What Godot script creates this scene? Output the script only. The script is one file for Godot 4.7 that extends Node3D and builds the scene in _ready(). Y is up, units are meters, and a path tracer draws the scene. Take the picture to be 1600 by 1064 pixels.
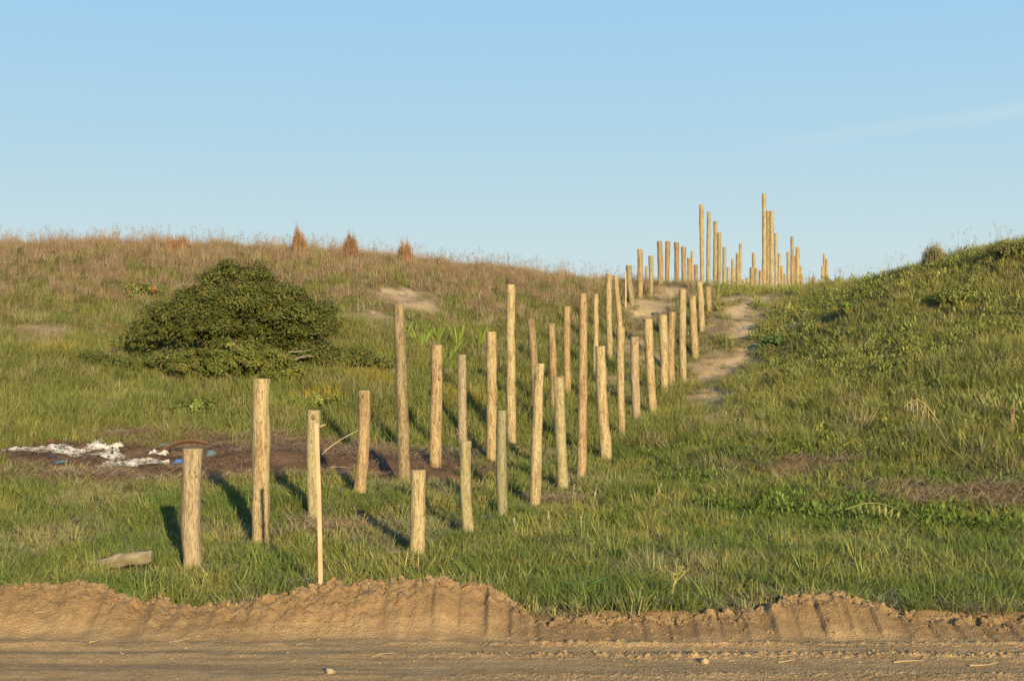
extends Node3D
# Wooden posts climbing a grassy dune beside a dirt road, low evening sun behind the camera.
# Distances along the view are called "d" and run away from the road: world z = -d.

const SUN_RIGHT := 17.0        # degrees the sun stands to the right of straight behind the camera
const EXPOSURE := 1.6
const SUN_HEIGHT := 13.0

const HEIGHTS := [
	-2.49,11.00,-0.00, -1.98,14.10,0.06, -1.70,15.70,0.22, -1.32,17.30,0.18, -1.03,18.90,0.25, -0.32,21.51,0.17, -0.01,23.00,0.28, 1.10,27.80,0.93, 1.78,29.80,1.41,
	2.20,31.50,1.73, 3.12,36.50,3.26, 3.40,37.30,3.39, 3.76,38.00,3.43, 4.17,39.50,3.85, -0.81,12.00,-0.03, -0.41,13.40,0.00, -0.10,14.90,-0.01, 0.26,16.20,-0.05,
	0.95,19.26,0.06, 1.44,21.40,0.13, 1.81,23.09,0.43, 2.22,25.00,0.63, 2.64,26.20,0.59, 3.03,28.00,1.02, 3.72,30.50,1.12, 4.18,32.00,1.79, 4.53,33.50,2.41,
	4.92,35.00,3.05, -9.00,8.50,0.00, -5.00,8.50,0.00, 0.00,8.50,0.00, 5.00,8.50,0.00, 9.00,8.50,0.00, -6.00,11.50,0.00, 6.00,11.50,0.00, 0.80,12.50,0.00,
	3.00,12.50,0.00, -18.86,36.00,4.44, -15.58,36.00,4.50, -13.12,36.00,4.54, -10.96,37.00,4.65, -8.66,38.00,4.73, -5.79,38.50,4.60, -4.26,39.00,4.60, -2.88,39.50,4.46,
	-0.91,40.00,4.31, 0.92,40.50,4.13, 2.43,41.00,3.97, 5.48,41.50,3.77, 6.53,41.00,3.75, 7.36,38.50,3.67, 8.08,35.50,3.59, 8.72,33.00,3.64, 9.18,31.00,3.73,
	9.67,29.50,3.84, 10.13,28.50,3.98, 10.97,28.00,4.05, 13.39,28.00,4.14, -21.48,41.00,4.34, -27.24,52.00,3.54, -14.94,41.00,4.44, -18.95,52.00,3.64, -9.79,43.00,4.63,
	-12.30,54.00,3.83, -4.81,44.00,4.50, -6.01,55.00,3.70, -1.02,45.00,4.21, -1.28,56.00,3.41, 2.72,46.00,3.87, 3.37,57.00,3.07, 7.33,46.00,3.65, 9.08,57.00,2.85,
	9.22,40.50,3.49, 11.72,51.50,2.69, 10.66,36.00,3.63, 13.91,47.00,2.83, 11.90,33.50,3.88, 15.81,44.50,3.08, 15.79,33.00,4.04, 21.05,44.00,3.24, -7.96,25.00,1.26,
	-7.75,21.30,0.73, -6.14,19.30,0.46, -5.50,17.30,0.22, -8.41,18.50,0.51, -11.83,26.00,1.72, -9.72,30.50,2.43, -11.54,33.80,3.60, -6.94,30.50,2.43, -7.97,35.00,3.83,
	-5.01,25.30,1.25, -3.14,25.60,1.25, -3.00,30.00,2.28, -3.82,35.00,3.67, -1.12,24.60,0.82, -0.68,30.00,1.74, -1.26,34.50,3.01, -0.68,37.50,3.82, 1.22,33.50,2.36,
	1.71,37.50,3.48, 3.44,36.00,2.75, 4.38,38.50,3.49, 4.94,31.00,1.60, 3.87,25.80,0.78, 3.82,21.00,0.36, 2.61,19.80,0.12, 2.62,16.50,0.03, 5.23,23.00,0.87,
	6.77,24.80,1.71, 7.65,28.00,2.75, 8.83,27.70,3.11, 7.33,21.50,1.31, 9.10,25.00,2.40, 6.76,17.50,0.57, 5.21,16.40,0.18, 4.32,19.00,0.26, 5.94,29.00,1.73,
	6.60,34.50,2.86, 3.41,15.00,-0.03, 4.51,14.20,-0.01, 9.10,20.00,1.33, 11.71,24.50,2.60, 7.15,15.00,0.31,
]
# foot x, distance, top x, top y, radius at foot, radius at top, tone, label
const POSTS := [
	[-2.49, 11, -2.50, 0.94, 0.075, 0.075, "g", "short pale post nearest the dirt road, first at the far left"],
	[-2.25, 12.6, -2.25, 1.47, 0.080, 0.077, "y", "tall golden post with a dark crack at its foot"],
	[-1.98, 14.1, -1.99, 1.14, 0.064, 0.066, "o", "greenish post with notched top right behind the thin upright stake"],
	[-1.70, 15.7, -1.65, 1.31, 0.070, 0.064, "b", "brown leaning post at the ditch, next right of the thin stake"],
	[-1.32, 17.3, -1.40, 2.34, 0.075, 0.067, "b", "tall brown mottled post leaning left, beside the dark ditch"],
	[-1.03, 18.9, -1.01, 1.86, 0.084, 0.077, "b", "brown post standing next right of the tall leaning brown post"],
	[-0.69, 20.3, -0.72, 1.74, 0.069, 0.062, "g", "slim pale grey post rising behind the narrow greenish post"],
	[-0.32, 21.51, -0.32, 2.10, 0.073, 0.081, "y", "yellow post standing next left of the tallest post below the dune"],
	[-0.01, 23, -0.02, 2.91, 0.076, 0.071, "y", "tallest post below the dune slope, straight and yellow"],
	[0.44, 25.33, 0.34, 2.42, 0.069, 0.069, "b", "brown post leaning right behind the yellow post with brown flecks"],
	[0.77, 25.68, 0.72, 2.35, 0.070, 0.070, "b", "brown post half hidden behind the post with the splintered top"],
	[1.10, 27.8, 1.09, 2.75, 0.070, 0.070, "y", "yellow post between the splintered post and the tall slender brown post"],
	[1.78, 29.8, 1.78, 3.10, 0.061, 0.054, "y", "slim yellow post next right of the tall slender brown post"],
	[2.20, 31.5, 2.17, 3.64, 0.068, 0.070, "y", "tall yellow post, left one of the close pair below the crest"],
	[2.57, 33, 2.43, 3.69, 0.068, 0.056, "y", "thin leaning post, right one of the close pair below the crest"],
	[3.12, 36.5, 3.04, 4.18, 0.071, 0.080, "o", "olive post touching the very thin stake beside the sandy path"],
	[3.40, 37.3, 3.40, 4.66, 0.076, 0.072, "b", "orange-brown post next right of the very thin stake near the crest"],
	[3.76, 38, 3.76, 4.54, 0.056, 0.066, "o", "slim olive post at the left edge of the sandy path"],
	[4.17, 39.5, 4.15, 5.07, 0.078, 0.076, "b", "thick blunt brown post, first of four in line on the crest"],
	[4.55, 41.2, 4.58, 5.22, 0.066, 0.073, "b", "blunt brown post, second of four in line on the crest"],
	[4.97, 42.6, 4.99, 5.31, 0.071, 0.076, "b", "brown post with a dark crack, third of four on the crest"],
	[5.38, 44, 5.38, 5.29, 0.073, 0.076, "b", "brown post shortest and last of the four in line on the crest"],
	[-0.81, 12, -0.80, 0.70, 0.066, 0.064, "y", "short stout yellow post near the road, nearest of the right row"],
	[-0.41, 13.4, -0.44, 0.87, 0.056, 0.053, "o", "narrow greenish post, second of the right row from the road"],
	[-0.10, 14.9, -0.11, 1.11, 0.058, 0.051, "o", "greenish post standing in front of the tallest yellow post below the dune"],
	[0.26, 16.2, 0.32, 1.61, 0.067, 0.055, "y", "yellow post with brown flecks, fourth of the right row"],
	[0.65, 17.8, 0.59, 1.45, 0.070, 0.070, "o", "greenish post with splintered reddish top, fifth of the right row"],
	[0.95, 19.26, 0.98, 2.57, 0.068, 0.053, "b", "tall slender brown post, sixth of the right row"],
	[1.44, 21.4, 1.35, 1.88, 0.088, 0.075, "p", "thick pale post with brown flecks, seventh of the right row"],
	[1.81, 23.09, 1.79, 2.21, 0.058, 0.063, "y", "slim yellow post, eighth of the right row"],
	[2.22, 25, 2.18, 2.09, 0.074, 0.080, "g", "weathered grey post, ninth of the right row"],
	[2.64, 26.2, 2.54, 2.45, 0.081, 0.083, "y", "leaning yellow post next right of the weathered grey post"],
	[3.03, 28, 3.00, 2.59, 0.079, 0.088, "y", "yellow post, left of the two touching posts on the slope"],
	[3.29, 28.9, 3.29, 2.68, 0.076, 0.079, "b", "brown post, right of the two touching posts on the slope"],
	[3.72, 30.5, 3.71, 3.24, 0.076, 0.082, "y", "tall yellow post at the left foot of the bare sand path"],
	[4.18, 32, 4.11, 3.16, 0.087, 0.084, "y", "yellow post, third from the upper end of the right row"],
	[4.53, 33.5, 4.47, 3.58, 0.076, 0.076, "y", "yellow post, second from the upper end of the right row"],
	[4.92, 35, 4.89, 3.54, 0.080, 0.076, "y", "shortest stub at the upper end of the right row"],
	[5.93, 47, 5.93, 5.17, 0.064, 0.064, "y", "far yellow post first right of the four blunt crest posts"],
	[6.72, 52.34, 6.72, 5.82, 0.054, 0.050, "y", "far thin post second right of the four blunt crest posts"],
	[6.03, 46, 6.03, 4.87, 0.063, 0.063, "b", "far short brown post just left of the tall trio"],
	[6.03, 44.43, 6.00, 6.66, 0.064, 0.066, "y", "tallest post of the skyline trio, at its left end"],
	[6.55, 46.8, 6.57, 6.70, 0.075, 0.062, "o", "greenish tall post, middle one of the skyline trio"],
	[6.61, 45.8, 6.64, 6.27, 0.075, 0.065, "y", "tall post, right and lowest of the skyline trio"],
	[6.94, 47, 6.95, 6.01, 0.069, 0.065, "o", "greenish post touching the right end of the skyline trio"],
	[7.30, 48.3, 7.31, 5.65, 0.071, 0.062, "y", "far post stepping down, second right of the skyline trio"],
	[7.69, 49.8, 7.68, 5.05, 0.063, 0.059, "y", "far low post, third right of the skyline trio"],
	[8.09, 51.5, 8.10, 5.47, 0.059, 0.053, "y", "far post, fourth right of the skyline trio"],
	[8.48, 53.54, 8.48, 5.26, 0.056, 0.051, "y", "far low post half hidden, fifth right of the skyline trio"],
	[8.35, 52, 8.36, 5.72, 0.071, 0.071, "y", "far post just left of the thin one at the skyline steps"],
	[8.93, 54.84, 8.93, 6.32, 0.062, 0.057, "y", "far thin post topping the small skyline steps, right of trio"],
	[9.60, 58.43, 9.61, 5.14, 0.053, 0.053, "y", "tiny far stub at the right foot of the small skyline steps"],
	[8.38, 50.04, 8.39, 4.68, 0.068, 0.068, "y", "far stub at the left foot of the small spire group"],
	[8.61, 50.44, 8.61, 5.09, 0.069, 0.069, "y", "far low post, left shoulder of the small spire group"],
	[9.47, 55, 9.47, 5.98, 0.068, 0.063, "b", "far brown post, spire of the small group left of the tallest"],
	[9.39, 54, 9.39, 5.31, 0.061, 0.061, "y", "far low post, right shoulder of the small spire group"],
	[8.20, 46.29, 8.20, 4.70, 0.063, 0.061, "y", "short post standing at the left foot of the tallest skyline post"],
	[8.34, 46.5, 8.36, 7.26, 0.076, 0.070, "y", "tallest post of all on the skyline"],
	[8.75, 48, 8.76, 6.85, 0.082, 0.061, "y", "tall post touching the tallest skyline post, left of two equals"],
	[9.60, 51.92, 9.62, 7.28, 0.083, 0.078, "y", "tall post second right of the tallest, right of two equals"],
	[10.10, 53.73, 10.11, 6.62, 0.073, 0.064, "y", "far post third right of the tallest skyline post"],
	[9.99, 52.5, 10.00, 5.74, 0.060, 0.053, "y", "far post fourth right of the tallest skyline post"],
	[10.39, 54, 10.39, 5.39, 0.055, 0.052, "y", "far low post fifth right of the tallest skyline post"],
	[10.89, 56, 10.89, 5.22, 0.057, 0.054, "y", "far stub sixth right of the tallest skyline post"],
	[9.83, 50, 9.84, 5.61, 0.068, 0.064, "y", "far post at the left end of the four-step skyline group"],
	[9.68, 48.52, 9.69, 6.02, 0.062, 0.057, "b", "thin brown post, highest of the four-step skyline group"],
	[10.78, 53.5, 10.78, 5.74, 0.052, 0.049, "b", "far thin brown post between the two highest of the four-step group"],
	[10.68, 52.5, 10.69, 5.99, 0.076, 0.076, "y", "thick far post, second highest of the four-step skyline group"],
	[11.11, 54.13, 11.12, 5.40, 0.053, 0.049, "y", "far low post at the right side of the four-step skyline group"],
	[11.78, 57, 11.78, 5.26, 0.052, 0.049, "y", "far stub at the right end of the four-step skyline group"],
	[12.33, 58, 12.33, 5.19, 0.055, 0.055, "b", "brown stub, left of the two lowest far skyline posts"],
	[12.79, 59.5, 12.79, 5.32, 0.070, 0.070, "b", "brown stub, right of the two lowest far skyline posts"],
	[13.72, 62, 13.72, 5.95, 0.054, 0.051, "y", "far thin low post, left end of the rightmost skyline group"],
	[14.12, 63.5, 14.13, 6.60, 0.058, 0.055, "y", "far thin post, highest of the rightmost skyline group"],
	[14.05, 62.7, 14.06, 6.31, 0.063, 0.061, "y", "far post, second highest of the rightmost skyline group"],
	[14.64, 65, 14.65, 5.77, 0.056, 0.053, "y", "far stub at the right end of the rightmost skyline group"],
	[5.89, 61.48, 5.89, 5.91, 0.056, 0.050, "y", "tiny far post between the second and third crest path posts"],
]
var rng := RandomNumberGenerator.new()
var names := {}
var noise_a := FastNoiseLite.new()
var noise_b := FastNoiseLite.new()
var noise_c := FastNoiseLite.new()
var noise_cell := FastNoiseLite.new()
var M := {}

func _ready() -> void:
	rng.seed = 71
	var t0 := Time.get_ticks_msec()
	setup_camera_and_light()
	setup_noise()
	solve_heights()
	print("heights ", Time.get_ticks_msec() - t0)
	setup_materials()
	print("materials ", Time.get_ticks_msec() - t0)
	build_ground()
	build_road()
	print("ground ", Time.get_ticks_msec() - t0)
	build_posts()
	build_tree_and_shrubs()
	print("plants ", Time.get_ticks_msec() - t0)
	build_single_plants()
	build_litter()
	build_grass()
	build_crumbs()
	print("all ", Time.get_ticks_msec() - t0)

# ------------------------------------------------------------------ camera, sky, sun

func setup_camera_and_light() -> void:
	var cam := Camera3D.new()
	cam.name = "camera"
	cam.position = Vector3(0, 1.6, 0)
	cam.rotation.x = atan(38.0 / 2198.0)
	cam.fov = rad_to_deg(2.0 * atan(532.0 / 2198.0))
	cam.near = 0.1
	cam.far = 2000.0
	cam.current = true
	add_child(cam)
	var env := Environment.new()
	env.background_mode = Environment.BG_SKY
	env.tonemap_mode = Environment.TONE_MAPPER_LINEAR
	env.tonemap_exposure = EXPOSURE
	env.sdfgi_enabled = true
	env.ssao_enabled = true
	env.ssil_enabled = true
	var sky := Sky.new()
	var pano := PanoramaSkyMaterial.new()
	pano.panorama = ImageTexture.create_from_image(sky_image())
	sky.sky_material = pano
	env.sky = sky
	var we := WorldEnvironment.new()
	we.name = "world_environment"
	we.environment = env
	add_child(we)
	var sun := DirectionalLight3D.new()
	sun.name = "sun"
	sun.light_energy = 1.55
	sun.light_color = Color(1.0, 0.91, 0.73)
	sun.light_angular_distance = 0.5
	sun.shadow_enabled = true
	var a := deg_to_rad(SUN_RIGHT)
	var e := deg_to_rad(SUN_HEIGHT)
	var towards := Vector3(sin(a) * cos(e), sin(e), cos(a) * cos(e))
	add_child(sun)
	sun.look_at_from_position(towards * 100.0, Vector3.ZERO)

# A clear evening sky: pale at the horizon, deeper blue overhead, one faint cirrus streak low on the right.
func sky_image() -> Image:
	var w := 2048
	var h := 1024
	var im := Image.create(w, h, false, Image.FORMAT_RGBF)
	var stops := [[0.0, Color(0.635, 0.755, 0.765)], [4.5, Color(0.580, 0.735, 0.768)], [7.0, Color(0.505, 0.70, 0.785)], [9.6, Color(0.435, 0.668, 0.815)], [12.2, Color(0.385, 0.64, 0.84)], [14.5, Color(0.35, 0.615, 0.85)],
		[25.0, Color(0.23, 0.46, 0.76)], [45.0, Color(0.15, 0.31, 0.58)], [90.0, Color(0.10, 0.22, 0.45)]]
	for y in h:
		var el := 90.0 - (y + 0.5) / h * 180.0
		var c: Color = Color(0.22, 0.20, 0.15)
		if el >= 0.0:
			for k in range(1, stops.size()):
				if el <= stops[k][0]:
					c = (stops[k - 1][1] as Color).lerp(stops[k][1], inverse_lerp(stops[k - 1][0], stops[k][0], el))
					break
		im.fill_rect(Rect2i(0, y, w, 1), Color(c.r / EXPOSURE, c.g / EXPOSURE, c.b / EXPOSURE))
	# the streak: from about 9.5 to 21 degrees right of the view axis, 9 to 10 degrees up
	var n := FastNoiseLite.new()
	n.seed = 5
	n.frequency = 0.03
	for y in range(440, 480):
		for x in range(0, 180):
			var az := (x + 0.5) / w * 360.0
			var el2 := 90.0 - (y + 0.5) / h * 180.0
			var mid := 8.75 + (az - 9.5) * 0.09 + n.get_noise_2d(x, 0.0) * 0.12
			var width := 0.16 + 0.012 * maxf(az - 9.5, 0.0)
			var k2 := exp(-pow((el2 - mid) / width, 2.0)) * smoothstep(8.0, 15.0, az) * smoothstep(31.0, 20.0, az)
			k2 *= 0.75 + 0.5 * n.get_noise_2d(x * 0.6, y * 2.0)
			if k2 > 0.01:
				im.set_pixel(x, y, im.get_pixel(x, y).lerp(Color(0.66 / EXPOSURE, 0.77 / EXPOSURE, 0.80 / EXPOSURE), clampf(k2 * 0.42, 0.0, 1.0)))
	return im

func setup_noise() -> void:
	noise_a.seed = 11
	noise_a.frequency = 0.4
	noise_a.fractal_octaves = 3
	noise_b.seed = 23
	noise_b.frequency = 1.6
	noise_b.fractal_octaves = 3
	noise_c.seed = 37
	noise_c.frequency = 9.0
	noise_c.fractal_octaves = 3
	noise_cell.seed = 41
	noise_cell.noise_type = FastNoiseLite.TYPE_CELLULAR
	noise_cell.frequency = 9.0
	noise_cell.fractal_type = FastNoiseLite.FRACTAL_NONE

# ------------------------------------------------------------------ the lie of the land

const GX0 := -30.0
const GZ0 := 8.0
const GS := 0.4
const GNX := 151
const GNZ := 161
var grid := PackedFloat32Array()

# A thin-plate surface through the surveyed points.
func solve_heights() -> void:
	var n := HEIGHTS.size() / 3
	var px := PackedFloat64Array()
	var pz := PackedFloat64Array()
	for i in n:
		px.append(HEIGHTS[i * 3])
		pz.append(HEIGHTS[i * 3 + 1])
	var m := n + 3
	var rows := []
	for i in m:
		var r := PackedFloat64Array()
		r.resize(m + 1)
		rows.append(r)
	for i in n:
		for j in n:
			var r2 := (px[i] - px[j]) ** 2 + (pz[i] - pz[j]) ** 2
			rows[i][j] = 0.5 * r2 * log(r2) if r2 > 1e-9 else 0.0
		rows[i][i] += 0.6
		rows[i][n] = 1.0
		rows[i][n + 1] = px[i]
		rows[i][n + 2] = pz[i]
		rows[n][i] = 1.0
		rows[n + 1][i] = px[i]
		rows[n + 2][i] = pz[i]
		rows[i][m] = HEIGHTS[i * 3 + 2]
	for k in m:
		var best := k
		for i in range(k + 1, m):
			if absf(rows[i][k]) > absf(rows[best][k]):
				best = i
		var sw = rows[k]
		rows[k] = rows[best]
		rows[best] = sw
		var pk: PackedFloat64Array = rows[k]
		for i in range(k + 1, m):
			var ri: PackedFloat64Array = rows[i]
			var f := ri[k] / pk[k]
			if f != 0.0:
				for j in range(k, m + 1):
					ri[j] -= f * pk[j]
				rows[i] = ri
	var w := PackedFloat64Array()
	w.resize(m)
	for k in range(m - 1, -1, -1):
		var s: float = rows[k][m]
		for j in range(k + 1, m):
			s -= rows[k][j] * w[j]
		w[k] = s / rows[k][k]
	grid.resize(GNX * GNZ)
	for j in GNZ:
		var z := GZ0 + j * GS
		for i in GNX:
			var x := GX0 + i * GS
			var h := w[n] + w[n + 1] * x + w[n + 2] * z
			for k in n:
				var dx := x - px[k]
				var dz := z - pz[k]
				var r2 := dx * dx + dz * dz + 1e-9
				h += w[k] * 0.5 * r2 * log(r2)
			grid[j * GNX + i] = h

func base_height(x: float, d: float) -> float:
	var u := clampf((x - GX0) / GS, 0.0, GNX - 1.001)
	var v := clampf((d - GZ0) / GS, 0.0, GNZ - 1.001)
	var i := int(u)
	var j := int(v)
	u -= i
	v -= j
	var k := j * GNX + i
	return lerpf(lerpf(grid[k], grid[k + 1], u), lerpf(grid[k + GNX], grid[k + GNX + 1], u), v)

# Height of the ground at x and distance d.
func land(x: float, d: float) -> float:
	var h := base_height(x, d)
	var out := maxf(maxf(absf(x) - 26.0, d - 68.0), 0.0)
	if out > 0.0:
		h = lerpf(h, 1.2, smoothstep(0.0, 60.0, out))
	var rough := smoothstep(10.0, 18.0, d)
	h += noise_a.get_noise_2d(x, d) * 0.10 * rough + noise_b.get_noise_2d(x, d) * lerpf(0.02, 0.05, rough)
	# a shallow ditch of dug peat beside the left row
	var line := 17.9 + 0.12 * (x + 2.0)
	h -= 0.20 * exp(-pow((d - line) / 0.42, 2.0)) * smoothstep(-4.2, -3.2, x) * smoothstep(0.2, -0.6, x)
	h += 0.10 * exp(-pow((d - line - 1.5) / 0.7, 2.0)) * smoothstep(-4.6, -3.2, x) * smoothstep(-0.2, -1.2, x)
	# grassy humps at the foot of the right dune
	h += 0.20 * exp(-pow((x - 3.3) / 0.9, 2.0) - pow((d - 20.0) / 1.1, 2.0)) + 0.16 * exp(-pow((x - 5.6) / 1.0, 2.0) - pow((d - 18.6) / 0.9, 2.0)) + 0.12 * exp(-pow((x - 4.2) / 0.7, 2.0) - pow((d - 17.4) / 0.6, 2.0))
	if d > 23.0 and d < 45.0:
		var bare := sand_at(x, d)
		if bare > 0.0:
			h += bare * (0.09 * noise_b.get_noise_2d(x * 2.4, d * 2.4) + 0.03 * noise_c.get_noise_2d(x * 0.4, d * 0.4) - 0.05)
	if d < 9.7:
		var edge := bank_at(clampf(x, -6.5, 6.5)).x
		h = lerpf(h, -0.35, smoothstep(edge + 0.02, edge - 0.25, d))
		if d < -14.0:
			h = lerpf(h, 0.0, smoothstep(-14.0, -20.0, d))
	return h

func on_land(x: float, d: float, lift := 0.0) -> Vector3:
	return Vector3(x, land(x, d) + lift, -d)

# ------------------------------------------------------------------ what lies on the land
# Soft-edged patches: centre x, centre d, half width, half depth, turn

const SAND := [[-2.75, 34.6, 0.55, 0.75, 0.0], [-2.15, 33.6, 0.55, 0.38, 0.5], [-3.1, 32.3, 0.3, 0.22, 0.0], [-1.95, 30.85, 0.36, 0.16, 0.5],
	[3.6, 36.4, 0.50, 0.9, -0.3], [4.3, 38.4, 0.36, 0.7, -0.2], [4.45, 30.8, 0.42, 0.45, 0.0], [5.0, 31.35, 0.5, 0.26, -0.4], [5.55, 31.75, 0.45, 0.2, -0.4], [4.2, 29.4, 0.2, 0.7, 0.0], [4.05, 28.4, 0.2, 0.7, 0.0], [3.75, 26.2, 0.2, 0.8, 0.15], [5.5, 33.2, 0.3, 0.8, -0.3], [5.7, 34.8, 0.35, 0.8, -0.2],
	[5.75, 36.4, 0.32, 0.5, 0.0], [6.45, 36.0, 0.34, 0.4, 0.0], [6.35, 32.2, 0.34, 0.3, 0.0], [3.95, 27.5, 0.3, 0.45, 0.0], [3.5, 24.6, 0.26, 0.5, 0.0]]
# thin worn turf, half bare
const WORN := [[3.7, 36.4, 1.0, 2.0, -0.3], [4.5, 39.0, 0.8, 1.4, 0.0], [5.4, 34.0, 1.2, 1.7, -0.4], [6.1, 36.2, 1.3, 1.2, 0.0], [4.6, 31.0, 1.1, 1.6, 0.0], [3.9, 27.4, 0.8, 1.5, 0.0], [3.5, 24.4, 0.8, 1.6, 0.0], [-2.5, 34.2, 1.2, 1.4, 0.0], [-3.2, 31.6, 1.0, 0.9, 0.0], [2.9, 32.5, 0.9, 1.8, 0.0], [2.3, 29.0, 0.8, 1.5, 0.0], [-7.5, 34.0, 0.9, 1.0, 0.0], [-10.0, 30.0, 1.0, 0.7, 0.0]]
const PEAT := [[-5.6, 18.6, 1.5, 1.0, 0.0], [-4.2, 18.8, 1.4, 2.0, 0.0], [-3.0, 18.9, 1.3, 2.1, 0.0], [-1.8, 18.9, 1.3, 1.9, 0.0], [-0.9, 19.4, 0.8, 0.9, 0.0]]
const STRAW := [[5.0, 15.6, 1.0, 0.45, 0.1], [5.9, 15.1, 0.9, 0.5, 0.1], [4.3, 16.3, 0.5, 0.35, 0.0], [4.0, 18.6, 0.7, 0.7, 0.0], [-3.4, 20.8, 1.9, 0.8, 0.0], [-5.2, 20.4, 1.2, 0.8, 0.0], [-1.6, 20.9, 1.2, 0.7, 0.0], [-6.8, 17.2, 1.6, 0.5, 0.0], [-4.7, 17.0, 1.6, 0.5, 0.0], [-3.0, 17.1, 1.0, 0.5, 0.0], [-1.7, 13.5, 0.45, 0.35, 0.0], [0.5, 16.8, 0.4, 0.4, 0.0]]

func patch(list: Array, x: float, d: float) -> float:
	var best := -1.0
	for p in list:
		var dx: float = x - p[0]
		var dd: float = d - p[1]
		if absf(dx) > 4.0 or absf(dd) > 4.0:
			continue
		var c := cos(p[4])
		var s := sin(p[4])
		var u: float = (dx * c + dd * s) / p[2]
		var v: float = (-dx * s + dd * c) / p[3]
		best = maxf(best, 1.0 - sqrt(u * u + v * v))
	return best + 0.45 * noise_b.get_noise_2d(x * 1.5 + 50.0, d * 1.5)

func sand_at(x: float, d: float) -> float:
	return smoothstep(-0.12, 0.18, patch(SAND, x, d))

func worn_at(x: float, d: float) -> float:
	return smoothstep(0.0, 0.5, patch(WORN, x, d))

func peat_at(x: float, d: float) -> float:
	return smoothstep(0.0, 0.25, patch(PEAT, x, d))

func straw_at(x: float, d: float) -> float:
	return smoothstep(-0.1, 0.3, patch(STRAW, x, d))

# ------------------------------------------------------------------ helpers

func numbered(called: String) -> String:
	var k: int = names.get(called, 0)
	names[called] = k + 1
	return called if k == 0 else "%s_%03d" % [called, k]

func tag(o: Node, label: String, category := "", group := "", kind := "") -> Node:
	o.set_meta("label", label)
	if category:
		o.set_meta("category", category)
	if group:
		o.set_meta("group", group)
	if kind:
		o.set_meta("kind", kind)
	return o

func base(called: String, at: Vector3, label: String, category: String, group := "") -> Node3D:
	var o := Node3D.new()
	o.name = numbered(called)
	add_child(o)
	o.position = at
	tag(o, label, category, group)
	return o

func part(called: String, mesh: Mesh, mat: Material, parent: Node) -> MeshInstance3D:
	var o := MeshInstance3D.new()
	o.name = called
	o.mesh = mesh
	o.material_override = mat
	o.cast_shadow = GeometryInstance3D.SHADOW_CASTING_SETTING_ON
	parent.add_child(o, true)
	return o

func single(called: String, mesh: Mesh, mat: Material, at: Vector3, label: String, category: String, group := "") -> MeshInstance3D:
	var o := part(numbered(called), mesh, mat, self)
	o.position = at
	tag(o, label, category, group)
	return o

class Soup:
	var v := PackedVector3Array()
	var n := PackedVector3Array()
	var c := PackedColorArray()
	var uv := PackedVector2Array()
	var i := PackedInt32Array()

	func tri(a: Vector3, b: Vector3, d: Vector3, col: Color) -> void:
		var k := v.size()
		var nn := (d - a).cross(b - a).normalized()
		v.append(a); v.append(b); v.append(d)
		n.append(nn); n.append(nn); n.append(nn)
		c.append(col); c.append(col); c.append(col)
		i.append(k); i.append(k + 1); i.append(k + 2)

	func quad(a: Vector3, b: Vector3, d: Vector3, e: Vector3, c0: Color, c1: Color) -> void:
		# a, b at the foot, d, e at the head (d over b)
		var k := v.size()
		var nn := (d - a).cross(b - a).normalized()
		v.append(a); v.append(b); v.append(d); v.append(e)
		for q in 4:
			n.append(nn)
		c.append(c0); c.append(c0); c.append(c1); c.append(c1)
		i.append(k); i.append(k + 1); i.append(k + 2)
		i.append(k); i.append(k + 2); i.append(k + 3)

	func mesh() -> ArrayMesh:
		var a := []
		a.resize(Mesh.ARRAY_MAX)
		a[Mesh.ARRAY_VERTEX] = v
		a[Mesh.ARRAY_NORMAL] = n
		if c.size():
			a[Mesh.ARRAY_COLOR] = c
		if uv.size():
			a[Mesh.ARRAY_TEX_UV] = uv
		a[Mesh.ARRAY_INDEX] = i
		var m := ArrayMesh.new()
		m.add_surface_from_arrays(Mesh.PRIMITIVE_TRIANGLES, a)
		return m

func mixc(a: Color, b: Color, t: float) -> Color:
	return a.lerp(b, clampf(t, 0.0, 1.0))

func shift(c: Color, amount: float) -> Color:
	var k := 1.0 + rng.randf_range(-amount, amount)
	return Color(c.r * k * (1.0 + rng.randf_range(-0.08, 0.08)), c.g * k, c.b * k * (1.0 + rng.randf_range(-0.1, 0.1)))

# A rounded tube along a path; radii and colours per point; closed ends.
func tube(s: Soup, path: Array, radii: Array, sides: int, cols: Array) -> void:
	var k0 := s.v.size()
	var m := path.size()
	var side := Vector3.RIGHT
	for j in m:
		var dir: Vector3 = (path[mini(j + 1, m - 1)] - path[maxi(j - 1, 0)]).normalized()
		side = (side - dir * side.dot(dir))
		if side.length() < 1e-4:
			side = dir.cross(Vector3.FORWARD)
		side = side.normalized()
		var up := dir.cross(side)
		for q in sides:
			var a := TAU * q / sides
			var o := side * cos(a) + up * sin(a)
			s.v.append(path[j] + o * radii[j])
			s.n.append(o)
			s.c.append(cols[j])
	for j in m - 1:
		for q in sides:
			var a := k0 + j * sides + q
			var b := k0 + j * sides + (q + 1) % sides
			var c := a + sides
			var d := b + sides
			s.i.append_array([a, c, b, b, c, d])
	for e in 2:
		var j := 0 if e == 0 else m - 1
		var dir: Vector3 = (path[0] - path[1]).normalized() if e == 0 else (path[m - 1] - path[m - 2]).normalized()
		var k := s.v.size()
		s.v.append(path[j]); s.n.append(dir); s.c.append(cols[j])
		for q in sides:
			s.v.append(s.v[k0 + j * sides + q]); s.n.append(dir); s.c.append(cols[j])
		for q in sides:
			var a := k + 1 + q
			var b := k + 1 + (q + 1) % sides
			s.i.append_array([k, a, b] if e == 0 else [k, b, a])

# ------------------------------------------------------------------ materials

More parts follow.
